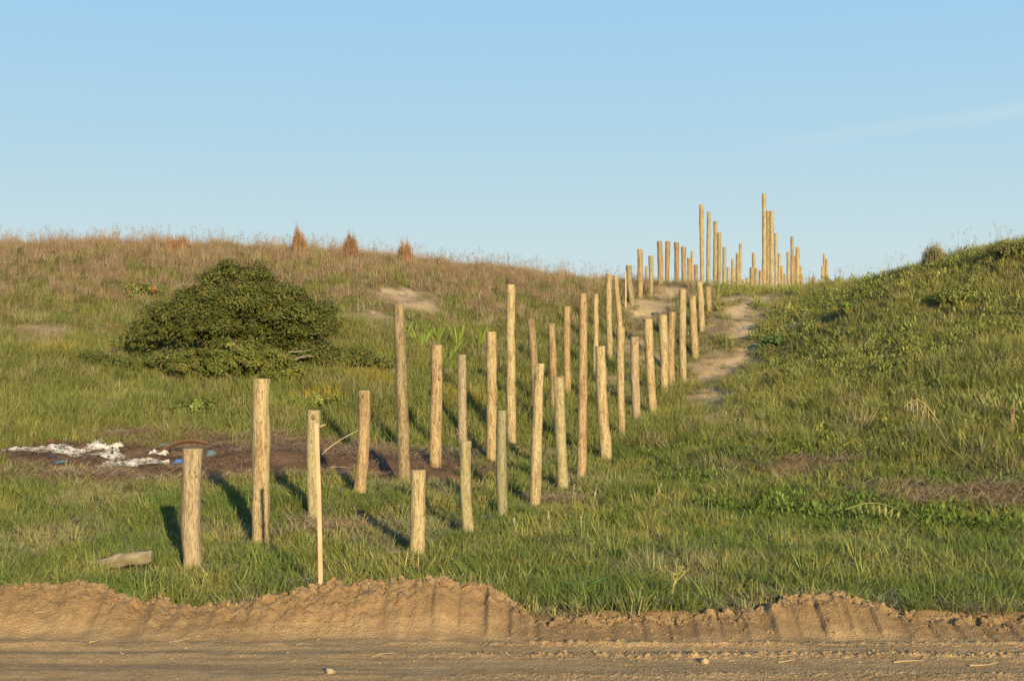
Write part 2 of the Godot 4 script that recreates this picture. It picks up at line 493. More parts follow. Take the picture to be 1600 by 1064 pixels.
func mat_vertex(called: String, rough: float, back := Color.BLACK, spec := 0.35) -> StandardMaterial3D:
	var m := StandardMaterial3D.new()
	m.resource_name = called
	m.vertex_color_use_as_albedo = true
	m.roughness = rough
	m.metallic_specular = spec
	m.cull_mode = BaseMaterial3D.CULL_DISABLED
	if back != Color.BLACK:
		m.backlight_enabled = true
		m.backlight = back
	return m

func grain_texture(freq: float, octaves: int, lo: Color, hi: Color, sd: int, size := 512) -> NoiseTexture2D:
	var n := FastNoiseLite.new()
	n.seed = sd
	n.frequency = freq
	n.fractal_octaves = octaves
	var t := NoiseTexture2D.new()
	t.width = size
	t.height = size
	t.seamless = true
	t.noise = n
	var g := Gradient.new()
	g.set_color(0, lo)
	g.set_color(1, hi)
	t.color_ramp = g
	return t

func setup_materials() -> void:
	M.grass = mat_vertex("grass_blades", 0.62, Color(0.5, 0.5, 0.4), 0.35)
	M.dry = mat_vertex("dry_stems", 0.75, Color(0.25, 0.25, 0.2), 0.25)
	M.leaf = mat_vertex("leaves", 0.65, Color(0.35, 0.4, 0.2), 0.25)
	M.bark = mat_vertex("bark", 0.9)
	M.plastic = mat_vertex("plastic_film", 0.45, Color(0.5, 0.5, 0.5), 0.5)
	M.soil = mat_vertex("soil", 0.95, Color.BLACK, 0.2)
	M.soil.albedo_texture = grain_texture(0.03, 5, Color(0.84, 0.83, 0.82), Color(1.0, 1.0, 1.0), 3)
	M.soil.uv1_triplanar = true
	M.soil.uv1_world_triplanar = true
	M.soil.uv1_scale = Vector3(1.7, 1.7, 1.7)
	M.soil.heightmap_enabled = true
	M.soil.heightmap_texture = grain_texture(0.035, 5, Color.BLACK, Color.WHITE, 9)
	M.soil.heightmap_scale = 1.2
	M.clay = mat_vertex("road_clay", 0.93, Color.BLACK, 0.25)
	M.clay.albedo_texture = grain_texture(0.05, 5, Color(0.86, 0.84, 0.81), Color(1.0, 1.0, 1.0), 13, 1024)
	M.clay.uv1_triplanar = true
	M.clay.uv1_world_triplanar = true
	M.clay.uv1_scale = Vector3(0.9, 0.9, 0.9)
	M.clay.heightmap_enabled = true
	M.clay.heightmap_texture = grain_texture(0.06, 5, Color.BLACK, Color.WHITE, 19, 1024)
	M.clay.heightmap_scale = 1.1
	for tone in ["y", "o", "b", "g", "p"]:
		M["wood_" + tone] = wood_material(tone)
	M.end_grain = StandardMaterial3D.new()
	M.end_grain.resource_name = "sawn_end_grain"
	M.end_grain.albedo_texture = end_grain_texture()
	M.end_grain.roughness = 0.85

# Debarked pole wood: fine upright grain, patches of brown inner bark, darker flecks. Wraps round the pole without a seam.
func wood_material(tone: String) -> StandardMaterial3D:
	var look: Array = {"y": [Color(0.40, 0.315, 0.17), Color(0.23, 0.15, 0.07), 0.47], "o": [Color(0.34, 0.285, 0.15), Color(0.23, 0.18, 0.085), 0.42],
		"b": [Color(0.37, 0.27, 0.14), Color(0.21, 0.13, 0.065), 0.56], "g": [Color(0.38, 0.305, 0.19), Color(0.26, 0.19, 0.11), 0.43], "p": [Color(0.45, 0.35, 0.185), Color(0.26, 0.165, 0.075), 0.40]}[tone]
	var w := 256
	var h := 1024
	var im := Image.create(w, h, false, Image.FORMAT_RGB8)
	var hm := Image.create(w, h, false, Image.FORMAT_L8)
	var n := FastNoiseLite.new()
	n.seed = tone.unicode_at(0)
	n.frequency = 1.0
	n.fractal_octaves = 3
	var pale: Color = look[0]
	var brown: Color = look[1]
	for y in h:
		var v := y / 1024.0 * 4.0
		for x in w:
			var a := TAU * x / w
			var cx := cos(a)
			var cz := sin(a)
			var blotch := n.get_noise_3d(cx * 1.5 + 7.0, v * 2.2, cz * 1.5) + 0.45 * n.get_noise_3d(cx * 5.0, v * 9.0, cz * 5.0 + 30.0)
			var grain := n.get_noise_3d(cx * 9.0, v * 3.0 + 80.0, cz * 9.0)
			var fleck := n.get_noise_3d(cx * 6.0 + 90.0, v * 14.0, cz * 6.0)
			var t := smoothstep(0.55 - look[2], 1.0 - look[2], blotch + 0.35 + 0.5 * grain - 0.2)
			var c := pale.lerp(brown, clampf(t, 0.0, 1.0) * 0.85)
			c = c * (1.0 + 0.35 * grain)
			if fleck > 0.22:
				c = c.lerp(brown * 0.6, smoothstep(0.22, 0.45, fleck))
			elif fleck < -0.22:
				c = c.lerp(pale * 1.25, smoothstep(-0.22, -0.5, fleck))
			im.set_pixel(x, y, Color(c.r, c.g, c.b).linear_to_srgb())
			var g := clampf(0.5 + 0.5 * grain + 0.3 * blotch, 0.0, 1.0)
			hm.set_pixel(x, y, Color(g, g, g))
	var m := StandardMaterial3D.new()
	m.resource_name = "pole_wood_" + tone
	m.albedo_texture = ImageTexture.create_from_image(im)
	m.vertex_color_use_as_albedo = true
	m.roughness = 0.8
	m.metallic_specular = 0.3
	m.heightmap_enabled = true
	m.heightmap_texture = ImageTexture.create_from_image(hm)
	m.heightmap_scale = 0.7
	return m

func end_grain_texture() -> ImageTexture:
	var s := 128
	var im := Image.create(s, s, false, Image.FORMAT_RGB8)
	for y in s:
		for x in s:
			var p := Vector2(x - s / 2.0, y - s / 2.0) / (s / 2.0)
			var r := p.length() + 0.04 * noise_b.get_noise_2d(p.x * 2.0, p.y * 2.0)
			var ring := 0.5 + 0.5 * sin(r * 42.0)
			var c := Color(0.44, 0.30, 0.14).lerp(Color(0.29, 0.18, 0.08), 0.5 * ring)
			var crack := absf(sin(p.angle() * 2.5 + 1.0))
			if crack < 0.05 and r < 0.8 and r > 0.1:
				c = c * 0.45
			im.set_pixel(x, y, Color(c.r, c.g, c.b).linear_to_srgb())
	return ImageTexture.create_from_image(im)

# ------------------------------------------------------------------ ground and road

func spread(dense0: float, dense1: float, step: float, before: Array, after: Array) -> PackedFloat32Array:
	var a := PackedFloat32Array()
	for q in before:
		a.append(q)
	var t := dense0
	while t < dense1:
		a.append(t)
		t += step
	for q in after:
		a.append(q)
	return a

func sheet(xs: PackedFloat32Array, ds: PackedFloat32Array, height: Callable, tint: Callable) -> ArrayMesh:
	var s := Soup.new()
	var nx := xs.size()
	var nd := ds.size()
	s.v.resize(nx * nd)
	s.n.resize(nx * nd)
	s.c.resize(nx * nd)
	for j in nd:
		for i in nx:
			s.v[j * nx + i] = Vector3(xs[i], height.call(xs[i], ds[j]), -ds[j])
			s.c[j * nx + i] = tint.call(xs[i], ds[j])
	for j in nd:
		for i in nx:
			var a := s.v[j * nx + mini(i + 1, nx - 1)] - s.v[j * nx + maxi(i - 1, 0)]
			var b := s.v[mini(j + 1, nd - 1) * nx + i] - s.v[maxi(j - 1, 0) * nx + i]
			s.n[j * nx + i] = a.cross(b).normalized()
	s.i.resize((nx - 1) * (nd - 1) * 6)
	var q := 0
	for j in nd - 1:
		for i in nx - 1:
			var a := j * nx + i
			var c := a + nx
			s.i[q] = a; s.i[q + 1] = c; s.i[q + 2] = a + 1
			s.i[q + 3] = a + 1; s.i[q + 4] = c; s.i[q + 5] = c + 1
			q += 6
	return s.mesh()

func ground_tint(x: float, d: float) -> Color:
	var soil := Color(0.105, 0.085, 0.045)
	var thatch := Color(0.20, 0.155, 0.075)
	var c := mixc(soil, thatch, 0.5 + 0.9 * noise_b.get_noise_2d(x * 0.8, d * 0.8))
	c = mixc(c, Color(0.10, 0.115, 0.035), 0.35 + 0.8 * noise_a.get_noise_2d(x + 40.0, d))
	if d > 20.0 and d < 45.0:
		c = mixc(c, Color(0.41, 0.305, 0.185), 0.9 * worn_at(x, d))
		c = mixc(c, Color(0.50, 0.375, 0.23) * (1.0 + 0.35 * noise_c.get_noise_2d(x * 0.5, d * 0.5)), sand_at(x, d))
	if d > 15.0 and d < 23.0:
		c = mixc(c, Color(0.185, 0.115, 0.072) * (1.0 + 0.5 * noise_b.get_noise_2d(x * 2.0, d * 2.0)), peat_at(x, d))
	if d < 9.8:
		c = mixc(c, Color(0.27, 0.175, 0.085), smoothstep(0.30, 0.08, d - bank_at(clampf(x, -6.5, 6.5)).x + 0.3 * noise_b.get_noise_2d(x * 2.0, d)))
	if d < 22.0:
		c = mixc(c, Color(0.40, 0.29, 0.16), 0.8 * straw_at(x, d))
	return c

func build_ground() -> void:
	var xs := spread(-20.0, 20.0, 0.16, [-700, -300, -150, -80, -50, -35, -27, -23], [20.0, 23, 27, 35, 50, 80, 150, 300, 700])
	var ds := spread(8.6, 46.0, 0.16, [-700, -300, -100, -50, -22, -20, -17, -14, -12, 0, 6, 8.4], [46.0, 47, 48, 50, 52, 54, 57, 60, 64, 68, 75, 85, 100, 130, 200, 350, 700])
	var o := part("ground", sheet(xs, ds, land, ground_tint), M.soil, self)
	tag(o, "grassy dune land rising from flat verge to crest", "", "", "structure")

# the pushed-up bank of soil along the far side of the road: x, distance of its crest, height
const BANK := [[-6.5, 9.3, 0.10], [-4.2, 9.3, 0.14], [-3.39, 9.3, 0.15], [-3.0, 9.3, 0.145], [-2.72, 9.32, 0.17], [-2.6, 9.25, 0.10], [-2.42, 9.2, 0.06], [-2.3, 9.2, 0.075], [-2.1, 9.15, 0.05], [-1.92, 9.15, 0.045], [-1.80, 9.15, 0.06], [-1.62, 9.2, 0.09],
	[-1.40, 9.25, 0.125], [-1.26, 9.3, 0.145], [-1.05, 9.3, 0.16], [-0.85, 9.3, 0.17], [-0.62, 9.3, 0.185], [-0.47, 9.3, 0.205], [-0.38, 9.3, 0.165], [-0.2, 9.3, 0.16], [-0.08, 9.25, 0.10], [0.0, 9.15, 0.06], [0.12, 9.0, 0.0], [0.22, 8.95, -0.03], [0.3, 9.0, -0.02], [0.45, 9.0, -0.01],
	[1.0, 9.05, -0.02], [1.3, 9.1, 0.0], [1.55, 9.15, 0.02], [1.7, 9.2, 0.06], [1.85, 9.25, 0.07], [2.0, 9.25, 0.095], [2.12, 9.25, 0.12], [2.22, 9.25, 0.10], [2.35, 9.2, 0.05], [2.5, 9.1, 0.01], [2.8, 9.05, -0.015], [3.3, 9.0, -0.03], [4.2, 9.0, 0.0], [5.2, 9.1, 0.05], [6.5, 9.15, 0.03]]

func bank_at(x: float) -> Vector2:
	if x <= BANK[0][0]:
		return Vector2(BANK[0][1], BANK[0][2])
	for k in range(1, BANK.size()):
		if x <= BANK[k][0]:
			var t := inverse_lerp(BANK[k - 1][0], BANK[k][0], x)
			return Vector2(lerpf(BANK[k - 1][1], BANK[k][1], t), lerpf(BANK[k - 1][2], BANK[k][2], t))
	return Vector2(BANK[-1][1], BANK[-1][2])

const ROAD := -0.095

func road_height(x: float, d: float) -> float:
	if d < 6.0 or absf(x) > 7.5:
		var b0 := bank_at(clampf(x, -6.5, 6.5))
		var q := b0.x - d
		if q < 0.0:
			return b0.y + q * 1.0
		return lerpf(b0.y, ROAD, smoothstep(0.0, 0.7, q))
	var b := bank_at(x)
	var crest := b.x + 0.05 * noise_b.get_noise_2d(x * 2.0, 3.0)
	var top := b.y + 0.025 * noise_b.get_noise_2d(x * 5.0, 9.0) + 0.02 * noise_c.get_noise_2d(x, 70.0)
	var s := crest - d                   # metres in front of the crest
	# a lugged wheel has pressed plates into the foot of the bank
	var wheel := smoothstep(-0.9, 0.1, x) * smoothstep(0.02, 0.10, s) * smoothstep(0.55, 0.40, s)
	var u := fposmod(x * 6.05 + 0.10 * noise_b.get_noise_2d(x, 3.0), 1.0)
	if wheel > 0.0:
		s += wheel * ((u - 0.5) * 0.065 - 0.03 * smoothstep(0.86, 0.98, u)) * (1.1 + 0.9 * noise_b.get_noise_2d(x * 1.1, 17.0))
	var h := 0.0
	if s < 0.0:
		h = top + s * 1.1 - 0.04 * smoothstep(0.0, -0.1, s)
	else:
		var reach := 0.46 + 0.7 * maxf(top, 0.0)
		var t := clampf(s / reach, 0.0, 1.0)
		h = lerpf(top, ROAD, t * t * (3.0 - 2.0 * t) * 0.6 + t * 0.4)
	# lumps where the soil was pushed up
	var lump := smoothstep(0.55, 0.0, absf(s - 0.05)) * (1.0 - 0.8 * smoothstep(-0.9, 0.1, x) * smoothstep(0.08, 0.18, s)) * lerpf(1.0, 0.55, smoothstep(-1.2, -2.0, x))
	var cell := noise_cell.get_noise_2d(x + 0.02 * noise_c.get_noise_2d(x, d), d * 1.2)
	h += lump * (0.026 * noise_b.get_noise_2d(x * 3.0, d * 3.0) - 0.030 * (cell + 0.6) * smoothstep(0.3, 0.0, absf(s)) + 0.020 * noise_c.get_noise_2d(x * 1.6, d * 1.6) + 0.016 * maxf(noise_c.get_noise_2d(x * 4.0 + 3.0, d * 4.0), 0.0))
	# long ruts and ridges along the road
	var wav := 0.07 * noise_a.get_noise_2d(x * 0.9, 5.0)
	var deep := 0.55 + 0.7 * noise_a.get_noise_2d(x * 1.3, 51.0)
	h -= 0.012 * deep * exp(-pow((d - 8.40 - wav) / 0.08, 2.0))
	h += 0.013 * deep * exp(-pow((d - 8.24 - wav) / 0.05, 2.0)) * (0.6 + 0.8 * noise_b.get_noise_2d(x * 1.5, 33.0))
	h += 0.016 * exp(-pow((d - 8.56 - wav) / 0.035, 2.0)) * smoothstep(-0.3, 0.5, noise_b.get_noise_2d(x, 61.0) + 0.2)
	h -= 0.010 * deep * exp(-pow((d - 7.98 - wav) / 0.12, 2.0))
	h += 0.008 * deep * exp(-pow((d - 7.70 - wav * 2.0) / 0.07, 2.0))
	h += 0.008 * noise_b.get_noise_2d(x * 0.6, d * 2.0)
	# crumbs along the ridges
	var crumb := exp(-pow((d - 8.24 - wav) / 0.10, 2.0)) + 0.7 * exp(-pow((d - 8.56) / 0.07, 2.0)) + 0.5 * exp(-pow((d - 7.70) / 0.12, 2.0))
	var n := noise_c.get_noise_2d(x * 2.2, d * 2.2)
	h += (0.004 + 0.022 * minf(crumb, 1.0) * smoothstep(-1.2, 0.6, x)) * maxf(n - 0.05, 0.0) * 1.5
	return h

func road_tint(x: float, d: float) -> Color:
	var clay := Color(0.298, 0.191, 0.093)
	var grey := Color(0.515, 0.345, 0.168)
	var pale := Color(0.40, 0.278, 0.148)
	var b := bank_at(clampf(x, -6.5, 6.5))
	var s := b.x - d
	var wet := smoothstep(0.25, 0.55, s)
	var streak := noise_b.get_noise_2d(x * 0.35, d * 4.0) + 0.5 * noise_b.get_noise_2d(x * 1.2 + 20.0, d * 3.0)
	var c := mixc(clay, grey, wet * clampf(0.72 + 0.5 * streak, 0.0, 1.0))
	c = mixc(c, pale, smoothstep(0.10, 0.0, absf(s - 0.03)) * clampf(0.45 + 1.3 * noise_b.get_noise_2d(x * 2.0, d * 2.0 + 9.0), 0.0, 1.0))
	c = mixc(c, pale, smoothstep(0.30, 0.5, noise_c.get_noise_2d(x * 1.1 + 5.0, d * 1.1)) * 0.5)
	return c * (1.0 + 0.18 * noise_c.get_noise_2d(x * 0.7, d * 0.7))

func build_road() -> void:
	var xs := spread(-4.6, 4.6, 0.0125, [-300, -100, -40, -20, -12, -8, -7.4, -6.5, -6.0, -5.5, -5.0], [4.6, 5.0, 5.5, 6.0, 6.5, 7.4, 8, 12, 20, 40, 100, 300])
	var ds := spread(7.0, 9.62, 0.0135, [-18, -12, -6, 0, 3, 5, 6, 6.3, 6.6, 6.8], [9.62])
	var o := part("dirt_road", sheet(xs, ds, road_height, road_tint), M.clay, self)
	tag(o, "brown dirt road with wheel marks and a pushed-up soil bank", "", "", "structure")

# ------------------------------------------------------------------ posts

# A pole with a slight bow, bulges and taper. Its foot is set 0.3 m into the ground.
func pole_mesh(top: Vector3, r0: float, r1: float, sd: float, sides: int, jagged := 0.0) -> Array:
	var s := Soup.new()
	var length := top.length()
	var rows := clampi(int(length / 0.06), 10, 30)
	var start := -0.3 / length
	var bow := Vector3(noise_b.get_noise_1d(sd * 3.1), 0, noise_b.get_noise_1d(sd * 7.7)) * 0.04
	var uoff := sd * 0.37
	var voff := sd * 0.61
	var tint := rng.randf_range(0.78, 1.16)
	var warm := rng.randf_range(0.93, 1.09)
	for j in rows + 1:
		var t := lerpf(start, 1.0, float(j) / rows)
		var mid := top * t + bow * sin(clampf(t, 0.0, 1.0) * PI) + Vector3(noise_b.get_noise_2d(sd, t * length * 1.2), 0, noise_b.get_noise_2d(sd + 9.0, t * length * 1.2)) * r0 * 0.11
		var r := lerpf(r0, r1, clampf(t, 0.0, 1.0)) * (1.0 + 0.10 * noise_b.get_noise_2d(sd + 30.0, t * length * 1.5))
		for q in sides + 1:
			var a := TAU * q / sides
			var o := Vector3(cos(a), 0, sin(a))
			var rr := r * (1.0 + 0.09 * noise_b.get_noise_3d(o.x * 0.9 + sd, t * length * 1.1, o.z * 0.9))
			var p := mid + o * rr
			if jagged > 0.0 and j == rows:
				p.y += jagged * (noise_c.get_noise_2d(o.x * 0.3 + sd, o.z * 0.3) - 0.2)
			s.v.append(p)
			s.n.append(o)
			s.uv.append(Vector2(float(q) / sides + uoff, 1.0 - t * length / 4.0 + voff))
			s.c.append(Color(minf(tint * warm, 1.3), tint, tint / warm))
	var w := sides + 1
	for j in rows:
		for q in sides:
			var a := j * w + q
			s.i.append_array([a, a + 1, a + w, a + 1, a + w + 1, a + w])
	# the sawn end as a piece of its own, its rim slightly rounded
	var e := Soup.new()
	var k := rows * w
	var mid2 := Vector3.ZERO
	for q in sides:
		mid2 += s.v[k + q] / sides
	for ring in 2:
		for q in w:
			var o2 := s.v[k + q] - mid2
			e.v.append(mid2 + o2 * (1.0 if ring == 0 else 0.9) + Vector3(0, 0.0 if ring == 0 else 0.006, 0))
			e.n.append((Vector3.UP + o2.normalized() * (0.9 if ring == 0 else 0.1)).normalized())
			var u := Vector2(o2.x, o2.z) / maxf(r1, 0.01) * 0.45 * (1.0 if ring == 0 else 0.9)
			e.uv.append(u + Vector2(0.5, 0.5))
	e.v.append(mid2 + Vector3(0, 0.007, 0))
	e.n.append(Vector3.UP)
	e.uv.append(Vector2(0.5, 0.5))
	for q in sides:
		e.i.append_array([q, q + 1, q + w, q + 1, q + 1 + w, q + w])
		e.i.append_array([q + w, q + 1 + w, w * 2])
	return [s.mesh(), e.mesh()]

func knot_mesh(r: float) -> ArrayMesh:
	var s := Soup.new()
	for j in 5:
		var t := j / 4.0 * PI * 0.5
		for q in 10:
			var a := TAU * q / 10.0
			var rr := sin(t) * r * (1.0 + 0.2 * noise_c.get_noise_2d(cos(a), sin(a)))
			s.v.append(Vector3(cos(a) * rr, sin(a) * rr * 1.5, cos(t) * r * 0.35))
			s.n.append(Vector3(cos(a) * sin(t), sin(a) * sin(t), cos(t)).normalized())
			s.c.append(Color(0.20, 0.11, 0.05) if j < 3 else Color(0.32, 0.20, 0.09))
	for j in 4:
		for q in 10:
			var a := j * 10 + q
			var b := j * 10 + (q + 1) % 10
			s.i.append_array([a, b, a + 10, b, b + 10, a + 10])
	return s.mesh()

# knots on the near posts: post index, height as a share, degrees right of the side that faces the road
const KNOTS := [[0, 0.60, -10.0, 0.016], [0, 0.78, 30.0, 0.014], [1, 0.52, 20.0, 0.015], [2, 0.94, 5.0, 0.022], [2, 0.95, -60.0, 0.016], [3, 0.95, 0.0, 0.016], [4, 0.18, 0.0, 0.013], [5, 0.72, 30.0, 0.012], [6, 0.42, 40.0, 0.014], [7, 0.80, 0.0, 0.018], [22, 0.50, 65.0, 0.02], [25, 0.90, -40.0, 0.02], [25, 0.55, 60.0, 0.014], [27, 0.60, 30.0, 0.014], [27, 0.95, 20.0, 0.012], [30, 0.92, 0.0, 0.018]]

func build_posts() -> void:
	var knot := {}
	for k in POSTS.size():
		var p: Array = POSTS[k]
		var foot := on_land(p[0], p[1])
		var top := Vector3(p[2] - p[0], p[3] - foot.y, 0.25 * (p[2] - p[0]))
		var o := base("wooden_post", foot, p[7], "post", "posts set up the dune in two rows")
		var sides := 22 if p[1] < 30.0 else 12
		var m := pole_mesh(top, p[4], p[5], 3.0 + k * 1.7, sides, 0.05 if k == 26 else 0.0)
		part("shaft", m[0], M["wood_" + p[6]], o)
		part("sawn_end", m[1], M.end_grain, o)
		for kn in KNOTS:
			if kn[0] == k:
				if not knot.has(kn[3]):
					knot[kn[3]] = knot_mesh(kn[3])
				var a := deg_to_rad(kn[2])
				var n := part("knot", knot[kn[3]], M.bark, o)
				n.position = top * kn[1] + Vector3(sin(a), 0, cos(a)) * lerpf(p[4], p[5], kn[1]) * 0.99
				n.rotation.y = a
		if k == 2:
			# stub of a branch near the top
			var s := Soup.new()
			var w := Color(0.42, 0.30, 0.15)
			tube(s, [Vector3(0.02, 0.905, 0.02), Vector3(0.07, 0.92, 0.05), Vector3(0.115, 0.935, 0.06)], [0.014, 0.012, 0.009], 7, [w, w, w])
			part("branch_stub", s.mesh(), M.bark, o)
		if k == 26:
			for q in 3:
				var s := Soup.new()
				var c: Color = [Color(0.50, 0.22, 0.10), Color(0.60, 0.42, 0.24), Color(0.58, 0.36, 0.2)][q]
				var bx: float = [-0.045, 0.045, 0.05][q]
				var bz: float = [0.03, 0.035, 0.0][q]
				var hh: float = [0.10, -0.02, 0.01][q]
				tube(s, [top + Vector3(bx, -0.25, bz), top + Vector3(bx * 1.05, -0.08, bz * 1.1), top + Vector3(bx * 0.95, hh, bz)], [0.016, 0.014, 0.003], 5, [c, c, c])
				part("splinter", s.mesh(), M.bark, o)
	stake(-1.305, 9.62, -1.34, 1.20, 0.030, 0.020, "thin sawn stake upright at the road bank before the greenish post")
	stake(2.93, 36.2, 2.93, land(2.93, 36.2) + 0.95, 0.034, 0.024, "very thin far stake touching the olive post by the sandy path")
	log_piece()

func stake(x: float, d: float, xt: float, yt: float, w: float, t: float, label: String) -> void:
	var foot := on_land(x, d)
	var o := base("wooden_stake", foot, label, "stake")
	var s := Soup.new()
	var c := Color(0.48, 0.325, 0.20)
	var top := Vector3(xt - x, yt - foot.y, 0.0)
	var pts := []
	var b := 0.003
	var ring := [Vector2(-w / 2 + b, t / 2), Vector2(w / 2 - b, t / 2), Vector2(w / 2, t / 2 - b), Vector2(w / 2, -t / 2 + b), Vector2(w / 2 - b, -t / 2), Vector2(-w / 2 + b, -t / 2), Vector2(-w / 2, -t / 2 + b), Vector2(-w / 2, t / 2 - b)]
	var rows := 12
	for j in rows + 1:
		var f := lerpf(-0.25, 1.0, float(j) / rows)
		var mid := top * f + Vector3(0.006 * sin(f * 3.0), 0, 0)
		pts.append([mid, c * (1.0 + 0.12 * sin(j * 2.3))])
	for j in rows:
		for q in 8:
			var r0: Vector2 = ring[q]
			var r1: Vector2 = ring[(q + 1) % 8]
			var a: Vector3 = pts[j][0] + Vector3(r0.x, 0, r0.y)
			var a2: Vector3 = pts[j][0] + Vector3(r1.x, 0, r1.y)
			var e: Vector3 = pts[j + 1][0] + Vector3(r0.x, 0, r0.y)
			var e2: Vector3 = pts[j + 1][0] + Vector3(r1.x, 0, r1.y)
			s.quad(a, a2, e2, e, pts[j][1], pts[j + 1][1])
	part("shaft", s.mesh(), M.bark, o)
	var cap := Soup.new()
	for q in range(1, 7):
		cap.tri(top + Vector3(ring[0].x, 0, ring[0].y), top + Vector3(ring[q].x, 0.0, ring[q].y), top + Vector3(ring[q + 1].x, 0, ring[q + 1].y), c)
	part("sawn_end", cap.mesh(), M.bark, o)

# a weathered half-round offcut lying in the grass
func log_piece() -> void:
	var s := Soup.new()
	var rows := 14
	for j in rows + 1:
		var t := float(j) / rows
		var r := 0.068 + 0.012 * noise_b.get_noise_2d(t * 2.0, 77.0) - 0.02 * smoothstep(0.25, 0.0, t)
		var mid := Vector3(lerpf(-0.27, 0.23, t), 0.015 + 0.075 * t, lerpf(-0.03, 0.02, t))
		for q in 12:
			var a := TAU * q / 12.0
			var rr := r * (1.0 + 0.45 * noise_c.get_noise_2d(t * 0.35, cos(a) * 0.12 + sin(a) * 0.07))
			var o := Vector3(0, cos(a) * 0.75, sin(a))
			s.v.append(mid + o * rr)
			s.n.append(o.normalized())
			s.c.append(mixc(Color(0.27, 0.225, 0.145), Color(0.12, 0.095, 0.055), 0.5 + noise_c.get_noise_2d(t * 0.4 + 4.0, q * 0.4)))
	for j in rows:
		for q in 12:
			var a := j * 12 + q
			var b := j * 12 + (q + 1) % 12
			s.i.append_array([a, a + 12, b, b, a + 12, b + 12])
	var k := s.v.size()
	for q in 12:
		s.v.append(s.v[rows * 12 + q]); s.n.append(Vector3.RIGHT); s.c.append(Color(0.36, 0.27, 0.15))
	for q in range(1, 11):
		s.i.append_array([k, k + q + 1, k + q])
	var o := base("log", on_land(-3.07, 11.1, 0.0), "weathered wooden offcut lying in grass near the road", "log")
	o.rotation.y = 0.12
	part("trunk_piece", s.mesh(), M.bark, o)

# ------------------------------------------------------------------ leaves, blades

# One leaf: two triangles folded along the midrib.
func leaf(s: Soup, at: Vector3, dir: Vector3, up: Vector3, length: float, width: float, col: Color) -> void:
	var side := dir.cross(up).normalized()
	var lift := side.cross(dir).normalized()
	var tip := at + dir * length
	var mid := at + dir * length * 0.45 - lift * width * 0.12
	s.tri(at, mid + side * width * 0.5 + lift * width * 0.2, tip, col)
	s.tri(at, tip, mid - side * width * 0.5 + lift * width * 0.2, col)

func random_dir() -> Vector3:
	var z := rng.randf_range(-1.0, 1.0)
	var a := rng.randf() * TAU
	var r := sqrt(1.0 - z * z)
	return Vector3(r * cos(a), z, r * sin(a))

# Leaves in bunches over the outer shell of several lobes [centre, radii]. Each bunch has its own size and its own cast of colour.
func foliage(lobes: Array, count: int, size: float, cols: Array, bunch: float, _sd: float) -> ArrayMesh:
	var s := Soup.new()
	var total := 0.0
	for l in lobes:
		total += l[1].x * l[1].y + l[1].x * l[1].z
	for l in lobes:
		var n: float = count * (l[1].x * l[1].y + l[1].x * l[1].z) / total
		var per := 70
		var bunches := maxi(int(n / per), 3)
		for k in bunches:
			var u := random_dir()
			if u.y < -0.15:
				u.y = -u.y * rng.randf()
				u = u.normalized()
			var mid: Vector3 = l[0] + u * l[1] * (rng.randf_range(0.70, 1.12) if rng.randf() < 0.8 else rng.randf_range(0.4, 0.75))
			var r := bunch * (0.45 + 1.1 * pow(rng.randf(), 1.5))
			var flat := rng.randf_range(0.5, 0.8)
			var cast: Color = cols[rng.randi() % cols.size()]
			var bright := rng.randf_range(0.75, 1.3)
			for q in int(n / bunches):
				var w := random_dir()
				if w.dot(u) < -0.3:
					w = -w
				var p := mid + Vector3(w.x, w.y * flat, w.z) * r * (1.0 - 0.5 * pow(rng.randf(), 1.6)) * rng.randf_range(0.85, 1.15)
				var face := (w * 0.9 + u * 0.3 + random_dir() * 0.7 + Vector3.UP * 0.2).normalized()
				var dir := random_dir()
				dir = (dir - face * dir.dot(face) + Vector3.UP * 0.1).normalized()
				var c: Color = cast if rng.randf() < 0.65 else cols[rng.randi() % cols.size()]
				leaf(s, p, dir, face, size * rng.randf_range(0.7, 1.3), size * 0.6, shift(c * bright, 0.22))
	return s.mesh()

func branch(s: Soup, a: Vector3, b: Vector3, r0: float, r1: float, col: Color, bend := 0.08) -> void:
	var path := []
	var rad := []
	var cols := []
	var off := random_dir() * a.distance_to(b) * bend
	for j in 6:
		var t := j / 5.0
		path.append(a.lerp(b, t) + off * sin(t * PI) + random_dir() * r0 * 0.3)
		rad.append(lerpf(r0, r1, t))
		cols.append(shift(col, 0.12))
	tube(s, path, rad, 7, cols)

